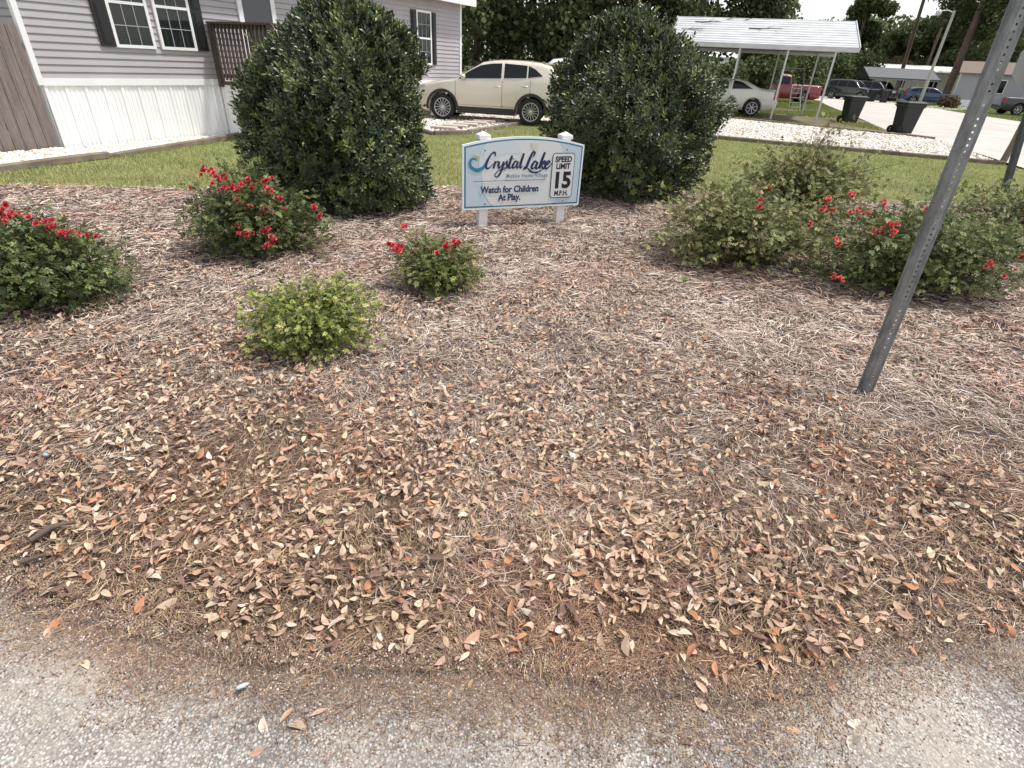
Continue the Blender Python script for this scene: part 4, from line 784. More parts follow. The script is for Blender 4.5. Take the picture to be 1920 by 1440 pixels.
    if detail:
        for s in (-1, 1):
            x = front_glass[0]-.22; z = float(BZ_(x))+.06; q = MB(); q.tube([(x, s*(hw(x, z)-.02), z-.05), (x-.02, s*(hw(x, z)+.06), z-.01)], .03, 6); P = [(.0, .001), (.05, .03), (.09, .075), (.09, .11), (.05, .135), (0, .14)]
            vs = [(x-.03+(.07*math.cos(t)*p), s*(hw(x, z)+.13+.11*q2), z+.04+.075*math.sin(t)*p) for q2, p in ((-1, .15), (-.85, .7), (-.4, 1), (.3, 1), (.8, .75), (1, .2)) for t in np.linspace(0, 2*math.pi, 13)[:-1]]
            q.add(vs, [(i*12+k, i*12+(k+1) % 12, (i+1)*12+(k+1) % 12, (i+1)*12+k) for i in range(5) for k in range(12)], True); q.build('door_mirror', col, root)
    for xw in wheels:
        for s in (-1, 1):
            y = s*(W/2-.125); q = MB(); t = .11; q.lathe([(wr*rim, t*.9), (wr*.9, t), (wr*.985, t*.75), (wr, 0), (wr*.985, -t*.75), (wr*.9, -t), (wr*rim, -t*.9)], (0, 0, 0), 'y', 32); wo = q.build('wheel', m_tyre, root); wo.location = (xw, y, wr)
            q = MB(); R = wr*rim; q.lathe([(R+.002, t*.92*s), (R-.012, t*.96*s), (R-.02, t*.7*s), (R*.94, -t*.5*s)], (0, 0, 0), 'y', 32)
            for k in range(spokes):
                a = 2*math.pi*k/spokes; M = Matrix.Rotation(-a, 3, 'Y'); c = M @ Vector((R*.53, 0, 0)); q.box((c.x, s*t*.62, c.z), (R*.90, .03, R*(.62 if spokes < 8 else .95)/spokes*1.05), M=M)
            q.lathe([(0.0, s*t*.82), (R*.17, s*t*.8), (R*.22, s*t*.6), (R*.22, s*t*.4)], (0, 0, 0), 'y', 14); q.build('rim', m_alloy, wo)
            q = MB(); q.lathe([(0, s*.02), (R*.93, s*.02)], (0, 0, 0), 'y', 20); q.build('brake_disc', m_trim, wo)
    return root, T, hw
cream = paint('cream_paint', (.74, .67, .56)); 
suv, T_, hw_ = car('parked_suv', 'cream crossover parked on the gravel between the two dark bushes', cream, (-1.08, 17.95, .0), R_(175), 4.56, 1.86,
    [(2.28, .42), (2.27, .72), (2.18, .90), (1.8, 1.01), (1.4, 1.08), (.98, 1.14), (.55, 1.40), (.17, 1.60), (-.2, 1.66), (-.6, 1.685), (-1.1, 1.68), (-1.6, 1.65), (-1.85, 1.60), (-2.08, 1.36), (-2.2, 1.12), (-2.27, .92), (-2.28, .45)],
    [(-2.3, 1.20), (-1.5, 1.20), (1, 1.08), (2.3, 1.0)], (1.33, -1.33), .365,
    [([(.84, 1.125), (-.42, 1.185)], [(.84, 1.15), (.5, 1.36), (.2, 1.50), (-.1, 1.555), (-.42, 1.575)]), ([(-.50, 1.19), (-1.16, 1.225)], [(-.5, 1.577), (-1.16, 1.55)]), ([(-1.20, 1.23), (-1.62, 1.29)], [(-1.2, 1.545), (-1.4, 1.47), (-1.62, 1.31)])],
    (.93, .22), (-1.87, -2.1), [([(2.20, .80), (1.85, .86)], [(2.20, .88), (1.85, .95)], 'h'), ([(-1.98, 1.02), (-2.24, .98)], [(-1.98, 1.10), (-2.24, 1.10)], 't')], None, True, 15, (.93, -.46, -1.28), cat='suv')
q = MB(); q.add([(-1.6, y, 1.665-.03*abs(y)) for y in (-.62, .62)]+[(-2.16, y, 1.63) for y in (-.58, .58)]+[(-1.7, y, 1.60) for y in (-.6, .6)]+[(-2.14, y, 1.60) for y in (-.56, .56)], [(0, 1, 3, 2), (4, 6, 7, 5), (2, 3, 7, 6), (0, 2, 6, 4), (1, 5, 7, 3)]); q.build('spoiler', cream, suv); suv.scale = (.95, .95, .95)
SED = ([(2.4, .40), (2.39, .68), (2.22, .80), (1.5, .92), (1.0, 1.0), (.65, 1.2), (.3, 1.36), (-.1, 1.43), (-.6, 1.43), (-1.0, 1.36), (-1.62, 1.10), (-1.8, 1.075), (-2.25, 1.06), (-2.36, .98), (-2.4, .45)], [(-2.4, 1.02), (1, .95), (2.4, .9)])
SW_ = [([(.72, .97), (-.25, 1.0)], [(.72, .99), (.3, 1.24), (0, 1.33), (-.25, 1.345)]), ([(-.32, 1.0), (-1.25, 1.04)], [(-.32, 1.345), (-.75, 1.30), (-1.25, 1.06)])]
car('parked_sedan', 'white sedan parked under the white carport', paint('pearl_paint', (.66, .64, .57)), (8.5, 27.55, 0), R_(171), 4.8, 1.8, *SED, (1.5, -1.38), .33, SW_, (.98, .32), (-1.02, -1.58), [([(-2.18, .68), (-2.395, .68)], [(-2.18, 1.0), (-2.395, .98)], 't'), ([(2.32, .62), (2.0, .66)], [(2.3, .75), (2.0, .8)], 'h')], None, False, 7, (.9, -.28), rim=.7)
PK = ([(2.75, .5), (2.74, .95), (2.6, 1.06), (1.6, 1.14), (1.3, 1.17), (.85, 1.60), (.6, 1.74), (.3, 1.78), (-.3, 1.78), (-.52, 1.74), (-.66, 1.2), (-.68, 1.16), (-2.0, 1.16), (-2.74, 1.16), (-2.75, .5)], [(-2.8, 1.12), (2.8, 1.05)])
PW = [([(1.1, 1.15), (.28, 1.15)], [(1.1, 1.2), (.8, 1.5), (.6, 1.62), (.28, 1.66)]), ([(.2, 1.15), (-.5, 1.15)], [(.2, 1.66), (-.5, 1.64)])]
def pickup(label, col, loc, rz, s=1.0): return car('pickup_truck', label, col, loc, rz, 5.5, 1.95, *PK, (1.75, -1.6), .38, PW, (1.25, .72), (-.56, -.64), [([(-2.55, .8), (-2.74, .8)], [(-2.55, 1.1), (-2.74, 1.1)], 't'), ([(2.7, .8), (2.45, .8)], [(2.7, .95), (2.45, .98)], 'h')], None, False, 6, (1.15, .24), cat='pickup', detail=False, rim=.62)
c = G(1497, 193); pickup('red pickup truck parked beyond the carport', paint('red_paint', (.22, .012, .025)), (c[0]-1.2, c[1]+1.2, 0), R_(168))
c = G(1905, 216); pickup('black pickup truck on the grass at the right edge', paint('black_paint', (.012, .013, .018)), (c[0]+1.9, c[1]+1.0, -.04), R_(-8))
HT = ([(2.2, .42), (2.19, .7), (2.0, .85), (1.3, 1.0), (1.0, 1.04), (.45, 1.36), (.15, 1.45), (-.5, 1.48), (-1.2, 1.44), (-1.7, 1.36), (-2.0, 1.12), (-2.17, .95), (-2.2, .45)], [(-2.2, 1.02), (2.2, .95)])
HW = [([(.8, 1.0), (-.2, 1.02)], [(.8, 1.03), (.4, 1.25), (.1, 1.36), (-.2, 1.385)]), ([(-.27, 1.02), (-1.0, 1.04)], [(-.27, 1.385), (-1.0, 1.36)]), ([(-1.06, 1.04), (-1.7, 1.07)], [(-1.06, 1.355), (-1.45, 1.28), (-1.7, 1.1)])]
def hatch(label, col, loc, rz): return car('parked_hatchback', label, col, loc, rz, 4.5, 1.75, *HT, (1.35, -1.3), .32, HW, (1.0, .42), (-1.72, -1.98), [([(-1.95, .78), (-2.19, .75)], [(-1.95, 1.05), (-2.19, 1.0)], 't'), ([(2.15, .65), (1.85, .7)], [(2.12, .78), (1.85, .85)], 'h')], None, False, 5, (.85, -.23), detail=False, cat='car')
c = G(1742, 193); hatch('dark blue hatchback parked beyond the side road', paint('blue_paint', (.02, .045, .12)), (atY(1741, 180, 61)[0], 61, -.04), R_(-24))
SV = ([(2.3, .45), (2.29, .9), (2.15, 1.02), (1.5, 1.1), (1.15, 1.14), (.7, 1.55), (.45, 1.72), (0, 1.78), (-1.2, 1.78), (-1.9, 1.72), (-2.15, 1.3), (-2.28, 1.0), (-2.3, .5)], [(-2.3, 1.12), (2.3, 1.05)])
VW = [([(.95, 1.13), (-.1, 1.13)], [(.95, 1.2), (.6, 1.5), (.35, 1.62), (-.1, 1.65)]), ([(-.18, 1.13), (-1.0, 1.13)], [(-.18, 1.65), (-1.0, 1.65)]), ([(-1.08, 1.13), (-1.85, 1.14)], [(-1.08, 1.65), (-1.85, 1.58)])]
def van(label, col, px, py, dy, rz): c = G(px, py); return car('parked_suv', label, col, (c[0], c[1]+dy, -.04), rz, 4.6, 1.9, *SV, (1.4, -1.35), .36, VW, (1.1, .5), (-1.93, -2.12), [([(-2.1, .85), (-2.29, .85)], [(-2.1, 1.15), (-2.29, 1.12)], 't'), ([(2.25, .75), (1.95, .8)], [(2.22, .92), (1.95, .98)], 'h')], None, False, 6, (1.0, -.14), cat='suv', detail=False)
o_ = car('parked_suv', 'white vehicle parked just behind the cream crossover, mostly hidden', paint('white_paint', (.78, .78, .76)), (atY(1062, 110, 22.2)[0], 22.2, 0), R_(176), 4.6, 1.9, *SV, (1.4, -1.35), .36, VW, (1.1, .5), (-1.93, -2.12), [([(-2.1, .85), (-2.29, .85)], [(-2.1, 1.15), (-2.29, 1.12)], 't'), ([(2.25, .75), (1.95, .8)], [(2.22, .92), (1.95, .98)], 'h')], None, False, 6, (1.0, -.14), cat='suv', detail=False)
van('dark grey-green utility vehicle, leftmost under the far dark carport', paint('dkgreen_paint', (.03, .04, .035)), 1614, 189, 2.5, R_(-50))
van('black utility vehicle parked behind the two far bins', mat('black_paint'), 1647, 188, 1.5, R_(-42))
van('dark teal utility vehicle between the black one and the blue hatchback', paint('teal_paint', (.012, .03, .035)), 1683, 190, 3.5, R_(-35))

# ================================================================== BINS
m_bin = mat('bin_plastic', (.012, .014, .015), .5, noise=(4, .2))
def bin_(loc, rz, label):
    r = empty('wheelie_bin', loc, rz, label, 'rubbish bin', 'black wheelie bins set out along the side road'); q = MB(); W1, D1, W2, D2, hh = .46, .50, .60, .70, .96
    def lvl(z, w_, d_, xo): return [(xo+sx_*d_/2*cx, sy_*w_/2*cy, z) for sx_, sy_, cx, cy in ((-1, -1, .9, 1), (1, -1, .9, 1), (1, -1, 1, .9), (1, 1, 1, .9), (1, 1, .9, 1), (-1, 1, .9, 1), (-1, 1, 1, .9), (-1, -1, 1, .9))]
    L_ = [lvl(.02, W1, D1, 0), lvl(.06, W1+.01, D1+.01, 0), lvl(.84, W2-.03, D2-.04, 0), lvl(.845, W2+.02, D2+.02, 0), lvl(.97, W2+.04, D2+.04, 0)]
    vs = [p for l_ in L_ for p in l_]; q.add(vs, [(i*8+k, i*8+(k+1) % 8, (i+1)*8+(k+1) % 8, (i+1)*8+k) for i in range(4) for k in range(8)]+[tuple(reversed(range(8))), tuple(range(32, 40))]); q.build('bin_body', m_bin, r, bevel=.008)
    q = MB(); L_ = [lvl(.972, W2+.08, D2+.10, .0), lvl(.995, W2+.08, D2+.10, .0), lvl(1.03, W2-.06, D2-.06, .0)]; vs = [p for l_ in L_ for p in l_]; q.add(vs, [(i*8+k, i*8+(k+1) % 8, (i+1)*8+(k+1) % 8, (i+1)*8+k) for i in range(2) for k in range(8)]+[tuple(reversed(range(8))), tuple(range(16, 24))]); q.build('lid', m_bin, r, bevel=.006)
    q = MB(); q.tube([(-.36, -.24, .90), (-.43, -.24, .90), (-.43, .24, .90), (-.36, .24, .90)], .017, 7); q.build('handle', m_bin, r)
    for y in (-.27, .27):
        q = MB(); q.lathe([(.05, .025), (.075, .03), (.11, .03), (.125, .02), (.125, -.02), (.11, -.03), (.075, -.03), (.05, -.025)], (0, 0, 0), 'y', 20); wo = q.build('wheel', m_tyre, r); wo.location = (-.27, y, .125)
        q = MB(); 
        for k in range(5): M = Matrix.Rotation(k*2*math.pi/5, 3, 'Y'); cc = M @ Vector((.04, 0, 0)); q.box((cc.x, 0, cc.z), (.08, .02, .018), M=M)
        q.lathe([(0, .028), (.02, .026), (.022, -.026), (0, -.028)], (0, 0, 0), 'y', 10); q.build('hub', mat('bin_hub', (.06, .06, .06), .5), wo)
    return r
for (px, py, dy, a, lab) in ((1700, 251, .35, 4, 'black wheelie bin nearest the street, at the end of the gravel drive'), (1598, 230, .35, 2, 'black wheelie bin standing on the grass beside the carport'), (1632, 190, 0, -6, 'far black wheelie bin, the wider one of the pair across the road'), (1655, 192, 0, 60, 'far black wheelie bin, the narrower one of the pair across the road')):
    g = G(px, py); bin_((g[0], g[1]+dy, -.02), R_(a), lab)

# ================================================================== CARPORTS AND FAR HOMES
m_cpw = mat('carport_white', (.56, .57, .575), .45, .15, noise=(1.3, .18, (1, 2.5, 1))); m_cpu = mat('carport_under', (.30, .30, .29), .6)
def carport(name, label, e0, e1, dep, ze, zr, col, posts, rib=.23, fas=.16, under=None, pm=None):
    e0, e1 = np.array(e0, float), np.array(e1, float); L = float(np.linalg.norm(e1-e0)); u = (e1-e0)/L; v = np.array([-u[1], u[0]]); r = empty(name, (e0[0], e0[1], 0), math.atan2(u[1], u[0]), label, 'carport')
    half = dep/2; th = .035
    q = MB(); n = int(half/ rib)
    for sgn in (0, 1):
        for i in range(n):
            for (a, b, dz) in ((0, .8, 0), (.8, .84, .022), (.96, 1.0, .022)):
                pass
        pts = []
        for i in range(n):
            t0 = i/n; t1 = (i+1)/n
            for f_, dz in ((0, 0), (.72, 0), (.80, .028), (.92, .028)): pts.append((t0+(t1-t0)*f_, dz))
        pts.append((1, 0)); A, B = [], []
        for t, dz in pts:
            y = half*t if sgn == 0 else dep-half*t; z = ze+(zr-ze)*t+dz; A.append((-.1, y, z)); B.append((L+.1, y, z))
        q.strip(B, A) if sgn == 0 else q.strip(A, B)
    q.build('roof_panel', col, r)
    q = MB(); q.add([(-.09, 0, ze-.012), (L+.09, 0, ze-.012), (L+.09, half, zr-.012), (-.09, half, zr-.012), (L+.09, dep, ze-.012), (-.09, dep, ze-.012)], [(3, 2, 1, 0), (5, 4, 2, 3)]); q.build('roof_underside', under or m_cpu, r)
    q = MB()
    for y in (-.012, dep+.012): q.box((L/2, y, ze-fas/2+.03), (L+.22, .022, fas))
    q.build('fascia', col, r)
    for x in (-.11, L+.11):
        q = MB()
        for sg in (0, 1): y0, y1 = (0, half) if sg == 0 else (dep, half); q.add([(x-.015, y0, ze-.06), (x+.015, y0, ze-.06), (x+.015, y0, ze+.05), (x-.015, y0, ze+.05), (x-.015, y1, zr-.06), (x+.015, y1, zr-.06), (x+.015, y1, zr+.05), (x-.015, y1, zr+.05)], [(0, 1, 2, 3), (7, 6, 5, 4), (0, 4, 5, 1), (1, 5, 6, 2), (2, 6, 7, 3), (3, 7, 4, 0)])
        q.build('gable_trim', col, r)
    for x, y in posts: q = MB(); q.box((x, y, (ze-.03)/2), (.07, .07, ze-.03)); q.build('post', pm or m_metal, r)
    q = MB()
    for y in (.03, dep-.03): q.box((L/2, y, ze-.1), (L, .05, .08))
    q.build('beam', pm or m_metal, r); return r
cp = carport('carport', 'white metal carport with ribbed roof and twigs on it, over the white sedan', (5.75, 26.4), (12.35, 24.35), 5.3, 2.6, 3.62, m_cpw, [(.3, .1), (2.75, .1), (4.55, .1), (6.25, .1), (.3, 5.2), (2.9, 5.2), (4.6, 5.2), (6.3, 5.2)])
def twig(px, py, s_, seed, lab):
    random.seed(seed); d = ray(px, py); P0 = np.array(cp.location); u = np.array([math.cos(cp.rotation_euler.z), math.sin(cp.rotation_euler.z), 0]); v = np.array([-u[1], u[0], 0]); sl = (3.62-2.6)/2.65
    nrm = np.cross(u, v+np.array([0, 0, sl])); base = P0+[0, 0, 2.6]; t = ((base-[0, 0, CH])@nrm)/(d@nrm); p = np.array([0, 0, CH])+d*t; vv = v+np.array([0, 0, sl]); q = MB(); a = random.uniform(-.3, .6)
    main = [(u*math.cos(a)*k+vv*math.sin(a)*k)*s_*(k*0+1)+np.array([0, 0, .05+.03*math.sin(k*4)]) for k in np.linspace(-.5, .5, 5)]; q.tube(main, [.018, .022, .02, .014, .006], 6)
    for k in range(3): b = a+random.choice([-1, 1])*random.uniform(.5, 1.1); st = main[1+k]; q.tube([st, st+(u*math.cos(b)+vv*math.sin(b))*s_*.28+[0, 0, .05]], [.013, .005], 5)
    o = q.build('fallen_branch', mat('stick_bark'), label=lab, cat='branch', group='broken branches on the carport roof'); o.location = tuple(p); return o
for px, py, s_, sd_, lab in ((1328, 43, 1.1, 3, 'forked broken branch near the left end of the carport roof'), (1300, 57, 1.0, 8, 'thin twig low at the left end of the carport roof'), (1402, 39, .35, 5, 'short dark twig at the top middle of the carport roof'), (1435, 56, 1.3, 4, 'widest forked branch in the middle of the carport roof'), (1370, 37, .4, 6, 'small twig by the ridge, left of the middle of the carport roof')): twig(px, py, s_, sd_, lab)
random.seed(70)
f0, f1 = G(1635, 192), G(1760, 190); Yc = 66
e0 = atY(1630, 150, Yc)[:2]; e1 = atY(1762, 152, Yc-1.5)[:2]
carport('carport', 'far carport with a dark grey roof over dark parked vehicles', e0, e1, 6.5, 2.05, 3.0, mat('charcoal_roof', (.10, .105, .115), .6), [(x, y) for x in np.linspace(.4, float(np.linalg.norm(e1-e0))-.4, 5) for y in (.15, 6.3)], .5, .12)
def far_home(name, label, x, y, rz, L, D, he, hr, wc, rc, wins, skirt=None, gable_end=False):
    r = empty(name, (x, y, -.05), rz, label, 'mobile home'); q = MB(); q.box((L/2, D/2, he/2), (L, D, he)); q.add([(0, 0, he), (0, D, he), (0, D/2, hr-.03), (L, 0, he), (L, D, he), (L, D/2, hr-.03)], [(0, 2, 1), (3, 4, 5)]); q.build('wall', wc, r)
    q = MB(); o = .25; A = [(-o, -o, he-.03), (L+o, -o, he-.03), (L+o, D/2, hr), (-o, D/2, hr), (L+o, D+o, he-.03), (-o, D+o, he-.03)]; B = [(a, b, c+.09) for a, b, c in A]; q.add(A+B, [(6, 7, 8, 9), (9, 8, 10, 11), (3, 2, 1, 0), (5, 4, 2, 3), (0, 1, 7, 6), (4, 5, 11, 10), (1, 2, 8, 7), (2, 4, 10, 8), (3, 0, 6, 9), (5, 3, 9, 11)]); q.build('roof', rc, r)
    for (xa, xb, za, zb_) in wins:
        q = MB(); q.box(((xa+xb)/2, -.015, (za+zb_)/2), (xb-xa+.12, .05, zb_-za+.12)); wo = q.build('window', m_white, r); q = MB(); q.box(((xa+xb)/2, -.045, (za+zb_)/2), (xb-xa, .02, zb_-za)); q.build('pane', m_cglass, wo)
    q = MB(); q.box((L/2, -.02, .3), (L, .03, .6)); q.build('skirting', skirt or m_skirt, r); return r
m_crm = mat('cream_wall', (.66, .64, .52), .7); m_wr = mat('white_roof', (.7, .7, .66), .5)
far_home('mobile_home', 'far cream mobile home with white roof behind the dark carport', atY(1606, 150, 84)[0], 84, R_(-8), 17, 5, 3.1, 3.8, m_crm, m_wr, [(.8, 1.4, 1.2, 2.2), (5, 6, 1.2, 2.2), (9, 10, 1.2, 2.2)])
fh = far_home('grey_house', 'far grey home with a white gable and brown roof beside the big pine trunk', atY(1799, 150, 60)[0], 60, R_(-33), 8, 6, 2.75, 3.75, mat('grey_wall', (.33, .34, .37), .7), mat('brown_roof', (.20, .15, .12), .9), [(2.5, 3.6, 1.3, 2.3)])
q = MB(); q.add([(-.02, 0, .6), (-.02, 6, .6), (-.02, 6, 2.75), (-.02, 3, 3.7), (-.02, 0, 2.75), (-.002, 0, .6), (-.002, 6, .6), (-.002, 6, 2.75), (-.002, 3, 3.7), (-.002, 0, 2.75)], [(4, 3, 2, 1, 0), (0, 1, 6, 5), (1, 2, 7, 6), (2, 3, 8, 7), (3, 4, 9, 8), (4, 0, 5, 9)]); q.build('gable', m_white, fh)
far_home('mobile_home', 'far white mobile home glimpsed under the left end of the white carport', 13.5, 62, R_(4), 9, 5, 3.0, 3.6, mat('bright_wall', (.8, .8, .78), .6), m_wr, [(1.2, 2.2, 1.3, 2.2), (4.5, 5.5, 1.3, 2.2)])

# lamp post
lp = G(1727, 190)*0; t1 = atY(1790, 20, 58); lamp = empty('street_lamp', (t1[0], 58, 0), 0, 'tall pale street lamp with a short arm, beside the blue hatchback', 'street lamp')
q = MB(); q.tube([(0, 0, -.2), (0, 0, t1[2])], [.15, .10], 10); q.build('pole', mat('pale_pole', (.42, .41, .36), .8, noise=(3, .15)), lamp)
q = MB(); hz = t1[2]-.15; q.tube([(0, 0, hz), (-.6, 0, hz+.16), (-1.1, 0, hz+.08)], .035, 6); q.build('arm', m_metal, lamp)
q = MB(); q.lathe([(0, .16), (.12, .14), (.2, 0), (.22, -.1), (.14, -.26), (0, -.3)], (-1.3, 0, hz+.02), 'z', 12); q.build('lamp_head', mat('lamp_head', (.6, .6, .58), .4), lamp)
# folding steps and swing frame by the red pickup
g = G(1488, 209); stp = empty('step_ladder', (g[0], g[1], 0), R_(10), 'small pale slatted steps standing on the grass before the red pickup', 'ladder')
for s in (-1, 1): q = MB(); q.tube([(s*.33, 0, 0), (s*.27, .35, 1.25)], .03, 6); q.build('side_rail', mat('pale_steps', (.36, .40, .34), .6), stp)
for k in range(5): q = MB(); q.box((0, .06*k+.05, .2+.22*k), (.62-.02*k, .12, .03)); q.build('step', mat('pale_steps'), stp)
g = G(1478, 205); sw = empty('swing_frame', (g[0], g[1]+1.0, 0), R_(8), 'dark thin metal swing frame in front of the red pickup', 'swing frame')
for x in (-.9, .9):
    for y in (-.6, .6): q = MB(); q.tube([(x, y, 0), (x*.8, 0, 2.0)], .025, 6); q.build('leg', m_trim, sw)
q = MB(); q.tube([(-.72, 0, 2.0), (.72, 0, 2.0)], .025, 6); q.build('top_bar', m_trim, sw)

# ================================================================== TREES
m_bark = mat('bark', (.085, .06, .048), .95, noise=(6, .4, (1, 1, .2)), bump=(20, .8, .03)); m_tl = mat('tree_leaf', rough=.6, spec=.25, attr=True, trans=.32)
m_pbark = mat('pine_bark', (.17, .12, .095), .95, noise=(5, .4, (1, 1, .25)), bump=(14, .8, .04))
QV = np.array([(-.5, 0, 0), (-.1, .5, .12), (.5, .1, 0), (.1, -.5, .1)]); QF = np.array([(0, 1, 2, 3)])
def crown(blobs, n, sz, cols, pc, seed, flat_=1.0, jag=.5):
    rr = np.random.default_rng(seed); bl = np.array(blobs); vol = bl[:, 3]**2; i = rr.choice(len(bl), n, p=vol/vol.sum()); d = rr.normal(0, 1, (n, 3)); d /= np.linalg.norm(d, axis=1, keepdims=True)
    k = rr.random(n)**.33; k = k*(1+jag*(fbm(d[:, 0]*3+seed+i*.7+20, d[:, 1]*3+d[:, 2]*2+20, 3)-.5)); P = bl[i, :3]+d*(bl[i, 3]*k)[:, None]*[1, 1, flat_]
    nn = d*.6+rr.normal(0, .6, (n, 3))+[0, 0, .5]; a = rr.normal(0, 1, (n, 3)); M = frames(a, nn); s = sz*rr.uniform(.5, 1.35, n); tone = np.array(cols)[rr.choice(len(cols), n, p=pc)]*(1+rr.uniform(-.2, .2, (n, 1)))*(.75+.5*rr.random(len(bl))[i])[:, None]
    return scatter(QV, QF, P, M, s, tone)
def tree(name, loc, label, blobs, trunk, n, sz, cols, pc, seed, bark=None, limbs=True, group=None, flat_=1.0, cat='tree'):
    r = empty(name, loc, 0, label, cat, group); q = MB(); q.tube(trunk[0], trunk[1], 9)
    if limbs:
        T0 = [Vector(p) for p in trunk[0]]
        for k, b in enumerate(blobs[:10]):
            s0 = T0[min(len(T0)-2, len(T0)//2+k % 2)]; m = (s0+Vector(b[:3]))/2; q.tube([s0, m+Vector((0, 0, -.2)), Vector(b[:3])], [trunk[1][-1]*.9, trunk[1][-1]*.6, .03], 5)
    q.build('trunk', bark or m_bark, r); v_, f_, c_ = crown(blobs, n, sz, cols, pc, seed, flat_); npobj('crown', v_, f_, m_tl, r, col=c_); return r
DK = [(.065, .082, .036), (.095, .118, .048), (.13, .155, .062), (.20, .225, .10), (.04, .052, .026)]; DP_ = [.3, .28, .2, .08, .14]
MG = [(.08, .105, .04), (.11, .14, .055), (.16, .19, .08), (.055, .075, .03)]; MP = [.3, .3, .22, .18]
def oak(x, y, h, w_, seed, label, cols=DK, pc=DP_, n=11000, sz=.24, low=.22, group='dark trees behind the cream car and the carport'):
    rr = np.random.default_rng(seed); bl = []
    for k in range(26):
        z = h*rr.uniform(low, .95); q_ = (z/h-low)/(1-low); R = w_*math.sqrt(max(.05, math.sin(math.pi*min(1, .18+q_*.8)))); a = rr.uniform(0, 6.28); d = R*rr.uniform(.2, .75); bl.append((d*math.cos(a), d*math.sin(a), z, w_*rr.uniform(.26, .42)))
    return tree('oak_tree', (x, y, -.05), label, bl, ([(0, 0, -.2), (.1, 0, h*.2), (-.1, .1, h*.45), (0, 0, h*.7)], [.3, .24, .18, .09]), n, sz, cols, pc, seed, group=group)
oaks = [(-5.2, 33, 10, 3.4, 'directly behind the right end of the grey home'), (-1.2, 37, 12, 4.0, 'behind the picket fence and the cream car'), (2.6, 34.5, 11, 3.6, 'behind the rear of the cream car'), (6.0, 38, 12, 4.0, 'behind the right dark bush'), (9.4, 41, 12, 3.8, 'above the left part of the white carport roof'), (14.1, 42, 12, 4.0, 'above the right part of the white carport roof'), (-3.8, 44, 14, 4.5, 'tall, farthest left behind the others'), (3.5, 47, 15, 5, 'tall, in the second row behind the cream car')]
for i, (x, y, h, w_, t) in enumerate(oaks): oak(x, y, h, w_, 40+i, 'dark leafy tree '+t, low=.13 if i in (0, 1, 2, 3, 4, 5) else .3)
for i, (px, Y, r_, h_, cs, t) in enumerate([(1345, 35, 1.8, 2.3, MG, 'at the left end under the carport'), (1410, 37, 1.7, 2.6, MG, 'behind the white sedan'), (1452, 62, 2.6, 3.6, [(.10, .15, .04), (.14, .19, .06), (.07, .1, .035), (.05, .07, .03)], 'bright green, left of the red pickup'), (1585, 75, 3.6, 4.6, MG, 'right of the carport, across the road'), (1548, 72, 3.2, 4.4, MG, 'seen between the carport posts at right'), (1510, 68, 3.2, 4.6, DK[:4], 'dark, behind the red pickup'), (1640, 88, 3.0, 5.2, [(.16, .10, .06), (.10, .09, .045), (.2, .12, .07), (.08, .09, .035)], 'reddish, above the cream mobile home'), (1675, 90, 3.0, 5.0, [(.17, .11, .07), (.10, .09, .045), (.2, .12, .07), (.08, .09, .035)], 'reddish, left of the leaning bare trunk')]):
    x = atY(px, 150, Y)[0]; rr = np.random.default_rng(90+i); bl = [(r_*rr.uniform(-.6, .6), r_*rr.uniform(-.6, .6), h_*rr.uniform(.25, .75), r_*rr.uniform(.35, .5)) for _ in range(10)]
    tree('shrub', (x, Y, -.05), 'leafy shrub '+t, bl, ([(0, 0, -.1), (0, 0, h_*.4), (0, .05, h_*.6)], [.1, .07, .04]), 4500, .17 if Y < 50 else .26, cs, [.3, .3, .2, .2], 90+i, group='leafy shrubs beyond the carport', cat='shrub')
def pine(px, Y, ztop, zcr, w_, seed, label, lean=0, tr=.3, n=9000, base=None, cols=None, sz=.3):
    x = atY(px, 150, Y)[0]; rr = np.random.default_rng(seed); bl = []
    for k in range(24):
        z = rr.uniform(zcr, ztop); q_ = (z-zcr)/(ztop-zcr); R = w_*(1-.7*q_**1.6)*(.55+.45*min(1, q_*4)); a = rr.uniform(0, 6.28); d = R*rr.uniform(.3, .9); bl.append((lean*z/ztop+d*math.cos(a), d*math.sin(a), z, w_*rr.uniform(.2, .34)))
    return tree('pine_tree', (x, Y, -.05), label, bl, ([(0, 0, -.2), (lean*.33, 0, ztop*.33), (lean*.66, 0, ztop*.66), (lean, 0, ztop*.97)], [tr, tr*.85, tr*.6, .06]), n, sz, cols or MG, MP, seed, bark=m_pbark, group='tall pines across the road', flat_=.62)
pine(1586, 78, 10.4, 3.5, 4.4, 120, 'bushy rounded pine right of the white carport roof', n=16000)
pine(1784, 74, 21, 8.6, 7.0, 121, 'tall pine with thick reddish trunk beside the far grey home', tr=.42, n=13000, cols=[DK[1], DK[2], MG[0], MG[1]])
pine(1688, 82, 24, 16.5, 4.5, 122, 'very tall pine with slender bare trunk above the dark carport', tr=.25, lean=-1.5)
pine(1728, 90, 23, 15.5, 4.5, 123, 'tall thin pine with bare trunk left of the street lamp', tr=.2)
pine(1705, 98, 9.6, 2.5, 6.0, 124, 'dark broad pine behind the far carport, left one', n=14000, cols=[DK[1], DK[2], MG[0], MG[3]])
pine(1758, 96, 10.0, 2.5, 6.0, 125, 'dark broad pine behind the far carport, right one', n=14000, cols=[DK[1], DK[2], MG[0], MG[3]])
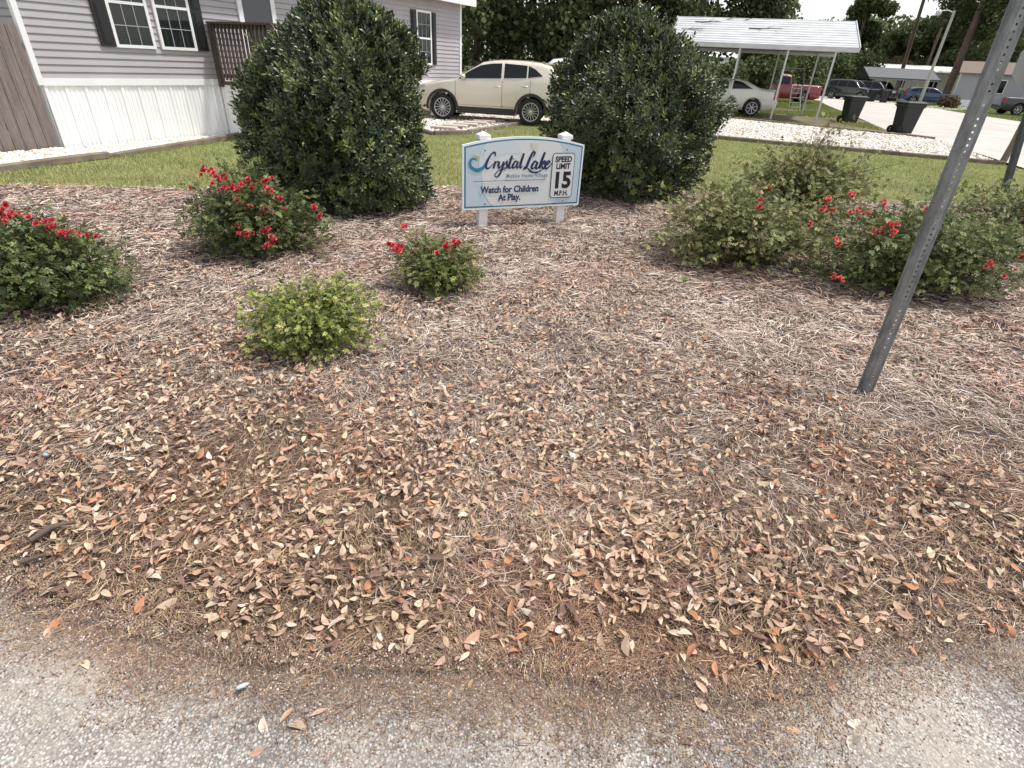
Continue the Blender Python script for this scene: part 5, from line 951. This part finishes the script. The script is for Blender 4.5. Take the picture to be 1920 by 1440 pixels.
pine(1662, 100, 8.6, 2.5, 4.6, 129, 'dark pine between the bushy rounded pine and the bare trunks', n=9000, cols=[DK[1], DK[2], MG[0], MG[3]])
pine(1850, 76, 18, 3.0, 8, 126, 'large green pine filling the top right behind the grey home', n=15000)
pine(1915, 70, 17, 3.0, 8, 127, 'large green pine at the far right edge of the view', n=16000)
pine(1800, 92, 15, 3.0, 7, 128, 'green pine between the lamp post and the big trunk', n=14000)
# small planting across the road
for i, (px, py, r_, t, cs) in enumerate([(1640, 196, .0, '', None)][:0]+[(1775, 201, .9, 'low reddish shrub in front of the blue hatchback', [(.17, .10, .07), (.12, .08, .05), (.09, .09, .04), (.2, .13, .09)]), (1836, 194, 1.3, 'reddish shrub in front of the far grey home', [(.17, .10, .07), (.12, .08, .05), (.09, .09, .04), (.2, .13, .09)]), (1575, 182, 1.4, 'tan dry shrub left of the far dark vehicles', [(.3, .22, .15), (.18, .14, .08), (.1, .1, .05), (.24, .16, .1)])]):
    g = G(px, py); rr = np.random.default_rng(130+i); bl = [(r_*rr.uniform(-.7, .7), r_*rr.uniform(-.4, .4), r_*rr.uniform(.3, .7), r_*rr.uniform(.35, .5)) for _ in range(8)]
    tree('shrub', (g[0], g[1], -.05), t, bl, ([(0, 0, -.1), (0, 0, r_*.4), (0, .05, r_*.6)], [.05, .04, .02]), 2200, .15, cs, [.3, .3, .2, .2], 130+i, group='low planting across the road', cat='shrub')
# distant woods
rr = np.random.default_rng(5); n = 60000; x = rr.uniform(-70, 190, n); zt = 9+6*fbm(x*.12, x*0+3, 4); z = rr.random(n)**.8*zt; y = 128+rr.uniform(-6, 6, n)
tone = np.array(DK)[rr.choice(5, n)]*1.2*(.7+.6*fbm(x*.3, z*.5, 3))[:, None]; v_, f_, c_ = scatter(QV, QF, np.stack([x, y, z], 1), frames(rr.normal(0, 1, (n, 3)), rr.normal(0, 1, (n, 3))+[0, -.5, .5]), .75*rr.uniform(.6, 1.3, n), tone)
o = npobj('far_woods', v_, f_, m_tl, col=c_); o['kind'] = 'stuff'
